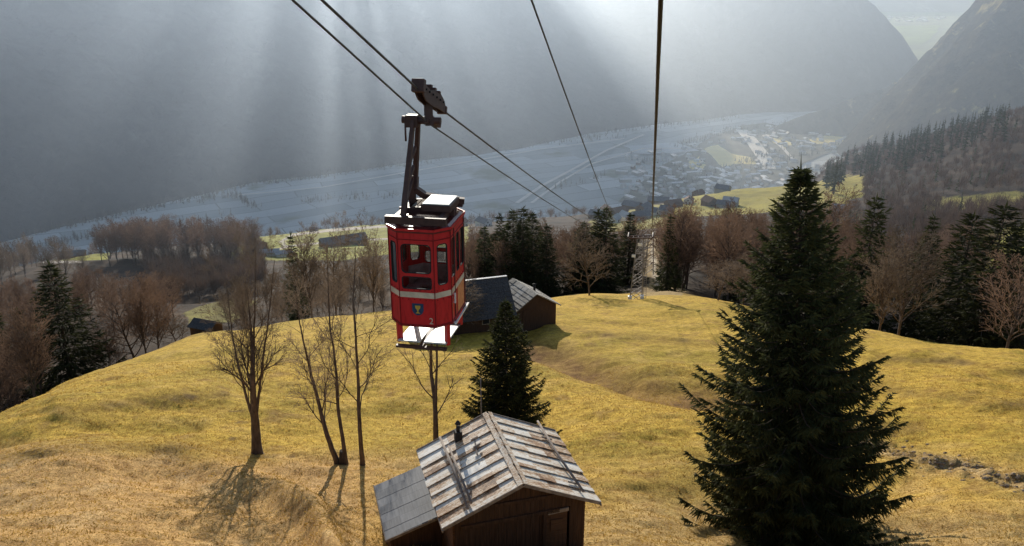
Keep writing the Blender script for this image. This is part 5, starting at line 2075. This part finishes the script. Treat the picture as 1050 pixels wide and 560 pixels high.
# copses and hedges of the valley
M['copse'] = leafy('dark_copse', (0.020, 0.022, 0.018), (0.050, 0.048, 0.038), 0.05, 0.1, False)
hedges = []
for pts, n in (([(235, 191), (330, 179), (420, 166), (640, 133), (760, 119)], 700), ([(0, 246), (120, 219), (236, 193)], 420), ([(200, 205), (240, 200), (262, 214)], 90), ([(20, 255), (110, 240), (190, 226)], 120), ([(310, 205), (420, 200), (470, 208)], 130), ([(430, 160), (520, 150), (640, 140)], 120), ([(560, 195), (620, 180)], 30),
               ([(640, 160), (720, 178)], 40), ([(690, 150), (760, 132), (860, 122)], 260), ([(770, 175), (860, 150), (900, 132)], 200), ([(0, 300), (240, 215)], 60), ([(700, 190), (760, 168), (800, 155)], 150)):
    for _ in range(n):
        t = rnd.random() * (len(pts) - 1)
        i = int(t)
        a, b = pts[i], pts[i + 1]
        q = on_floor(a[0] + (b[0] - a[0]) * (t - i) + rnd.gauss(0, 3), a[1] + (b[1] - a[1]) * (t - i) + rnd.gauss(0, 1.6))
        hedges.append((q[0], q[1]))
far_wood('valley_copse', 'dark hedges and copses between the frosty valley fields', hedges, True, 10, 24, M['copse'], 33, fz=lambda x, y: FLOOR, twigs=26)

# ------------------------------------------------------------------ grass, stones
def make_grass():
    g = np.random.default_rng(3)
    n = 260000
    Y = np.exp(g.uniform(math.log(24), math.log(78), n))
    s = g.uniform(-0.78, 0.78, n)
    X = s * Y
    keep = 0.5 * fbm(X / 0.8, Y / 0.7, 2) + 0.4 * fbm(X / 6, Y / 6, 2) + g.normal(0, 0.35, n) > 0.0
    X, Y = X[keep], Y[keep]
    nl, ns = GX.shape
    fs = (X / Y + 1) / 2 * (ns - 1)
    fl = (np.log(Y) - math.log(13)) / (math.log(2300) - math.log(13)) * (nl - 1)
    i, j = fs.astype(int), fl.astype(int)
    a, b = fs - i, fl - j
    Z = (GZ[j, i] * (1 - a) + GZ[j, i + 1] * a) * (1 - b) + (GZ[j + 1, i] * (1 - a) + GZ[j + 1, i + 1] * a) * b
    m = len(X)
    ph = g.uniform(0, 6.28, m)
    h = g.uniform(0.03, 0.11, m) * np.sqrt(Y / 40)
    w = g.uniform(0.02, 0.05, m) * np.sqrt(Y / 40)
    lean = g.normal(0, 0.10, (m, 2))
    base = np.stack([X, Y, Z - 0.02], 1)
    d = np.stack([np.cos(ph), np.sin(ph), np.zeros(m)], 1)
    tip = base + np.stack([lean[:, 0], lean[:, 1] - 0.02, h], 1)
    V = np.stack([base - d * w[:, None], base + d * w[:, None], tip], 1).reshape(-1, 3)
    Q = np.arange(len(V)).reshape(-1, 3)
    m_ = leafy('dry_grass', (0.36, 0.22, 0.045), (0.66, 0.44, 0.11), 1.2, 0.45, False)
    o = link('grass', mesh_np('grass', V, Q), m_)
    tag(o, 'short golden winter grass over the near meadow', 'grass', None, 'stuff')


make_grass()


def make_stones():
    g = np.random.default_rng(8)
    mb = MB()
    n = 0
    while n < 150:
        t = g.random() * 4
        pts = [(880, 452), (920, 464), (960, 473), (1005, 484), (1060, 500)]
        i = int(t)
        px = pts[i][0] + (pts[i + 1][0] - pts[i][0]) * (t - i) + g.normal(0, 4)
        py = pts[i][1] + (pts[i + 1][1] - pts[i][1]) * (t - i) + g.normal(0, 6)
        # find the distance at which the ground shows at this place
        lo, hi = 30.0, 70.0
        for _ in range(18):
            mid = (lo + hi) / 2
            p = spot(px, py, mid)
            if p[2] > surf(p[0], mid): lo = mid
            else: hi = mid
        p = spot(px, py, lo)
        r = g.uniform(0.04, 0.13)
        bm2 = bmesh.new()
        bmesh.ops.create_icosphere(bm2, subdivisions=1, radius=r)
        mp = {}
        sc = g.uniform(0.7, 1.5, 3) * np.array([1.2, 1, 0.6])
        for v in bm2.verts:
            k = 1 + g.normal(0, 0.12)
            mp[v] = mb.bm.verts.new((p[0] + v.co.x * sc[0] * k, p[1] + v.co.y * sc[1] * k, p[2] + v.co.z * sc[2] * k))
        for f in bm2.faces: mb.bm.faces.new([mp[v] for v in f.verts])
        bm2.free()
        n += 1
    tag(mb.build('rubble', M['stone']), 'strip of brown clods and stones crossing the meadow right of the big spruce', 'rubble', None, 'stuff')


make_stones()

# ------------------------------------------------------------------ haze, sky, sun, camera
def haze(name, lo, hi, density, color, aniso, label):
    mb = MB()
    c = [(a + b) / 2 for a, b in zip(lo, hi)]
    mb.box(c, [b - a for a, b in zip(lo, hi)])
    m = bpy.data.materials.new(name)
    m.use_nodes = True
    nt = m.node_tree
    nt.nodes.remove(nt.nodes['Principled BSDF'])
    v = N(nt, 'ShaderNodeVolumeScatter', i_Density=density, i_Anisotropy=aniso)
    v.inputs['Color'].default_value = (*color, 1)
    nt.links.new(v.outputs[0], nt.nodes['Material Output'].inputs['Volume'])
    m.cycles.homogeneous_volume = True
    o = mb.build(name, m)
    o.visible_shadow = True
    return tag(o, label, 'haze', None, 'stuff')


haze('valley_haze', (-12000, 230, -700), (15000, 5300, -12), 0.00018, (0.65, 0.79, 1.0), 0.64, 'bluish haze filling the valley')
haze('distant_haze', (-12000, 5320, -700), (15000, 26000, -12), 0.00003, (0.45, 0.68, 1.0), 0.5, 'thin bluish haze over the distant plain beyond the gap')

SUN_EL, SUN_AZ = R(14), R(-10.5)      # azimuth from +Y, positive towards +X


w = bpy.data.worlds.new('World')
scene.world = w
w.use_nodes = True
nt = w.node_tree
sky = nt.nodes.new('ShaderNodeTexSky')
sky.sky_type = 'NISHITA'
sky.sun_disc = False
sky.sun_elevation = SUN_EL
sky.sun_rotation = SUN_AZ
sky.altitude = 1200
sky.dust_density = 1.5
nt.links.new(sky.outputs[0], nt.nodes['Background'].inputs['Color'])
nt.nodes['Background'].inputs['Strength'].default_value = 0.15

sl = bpy.data.lights.new('Sun', 'SUN')
sl.energy = 5.0
sl.angle = R(0.4)
sl.color = (1.0, 0.93, 0.81)
so = bpy.data.objects.new('Sun', sl)
COL.objects.link(so)
sd = Vector((math.sin(SUN_AZ) * math.cos(SUN_EL), math.cos(SUN_AZ) * math.cos(SUN_EL), math.sin(SUN_EL)))
so.rotation_euler = sd.to_track_quat('Z', 'Y').to_euler()
so.location = (0, 0, 50)

cam = bpy.data.cameras.new('Camera')
cam.sensor_width = 36
cam.lens = F / 1050 * 36
cam.clip_start = 0.1
cam.clip_end = 60000
co = bpy.data.objects.new('Camera', cam)
COL.objects.link(co)
co.rotation_euler = (R(90) - TH, 0, 0)
scene.camera = co

scene.view_settings.view_transform = 'Standard'
scene.view_settings.look = 'None'
scene.view_settings.exposure = 0
scene.cycles.use_denoising = True
scene.cycles.volume_bounces = 0
scene.cycles.max_bounces = 6
scene.cycles.transparent_max_bounces = 12
scene.cycles.use_adaptive_sampling = True
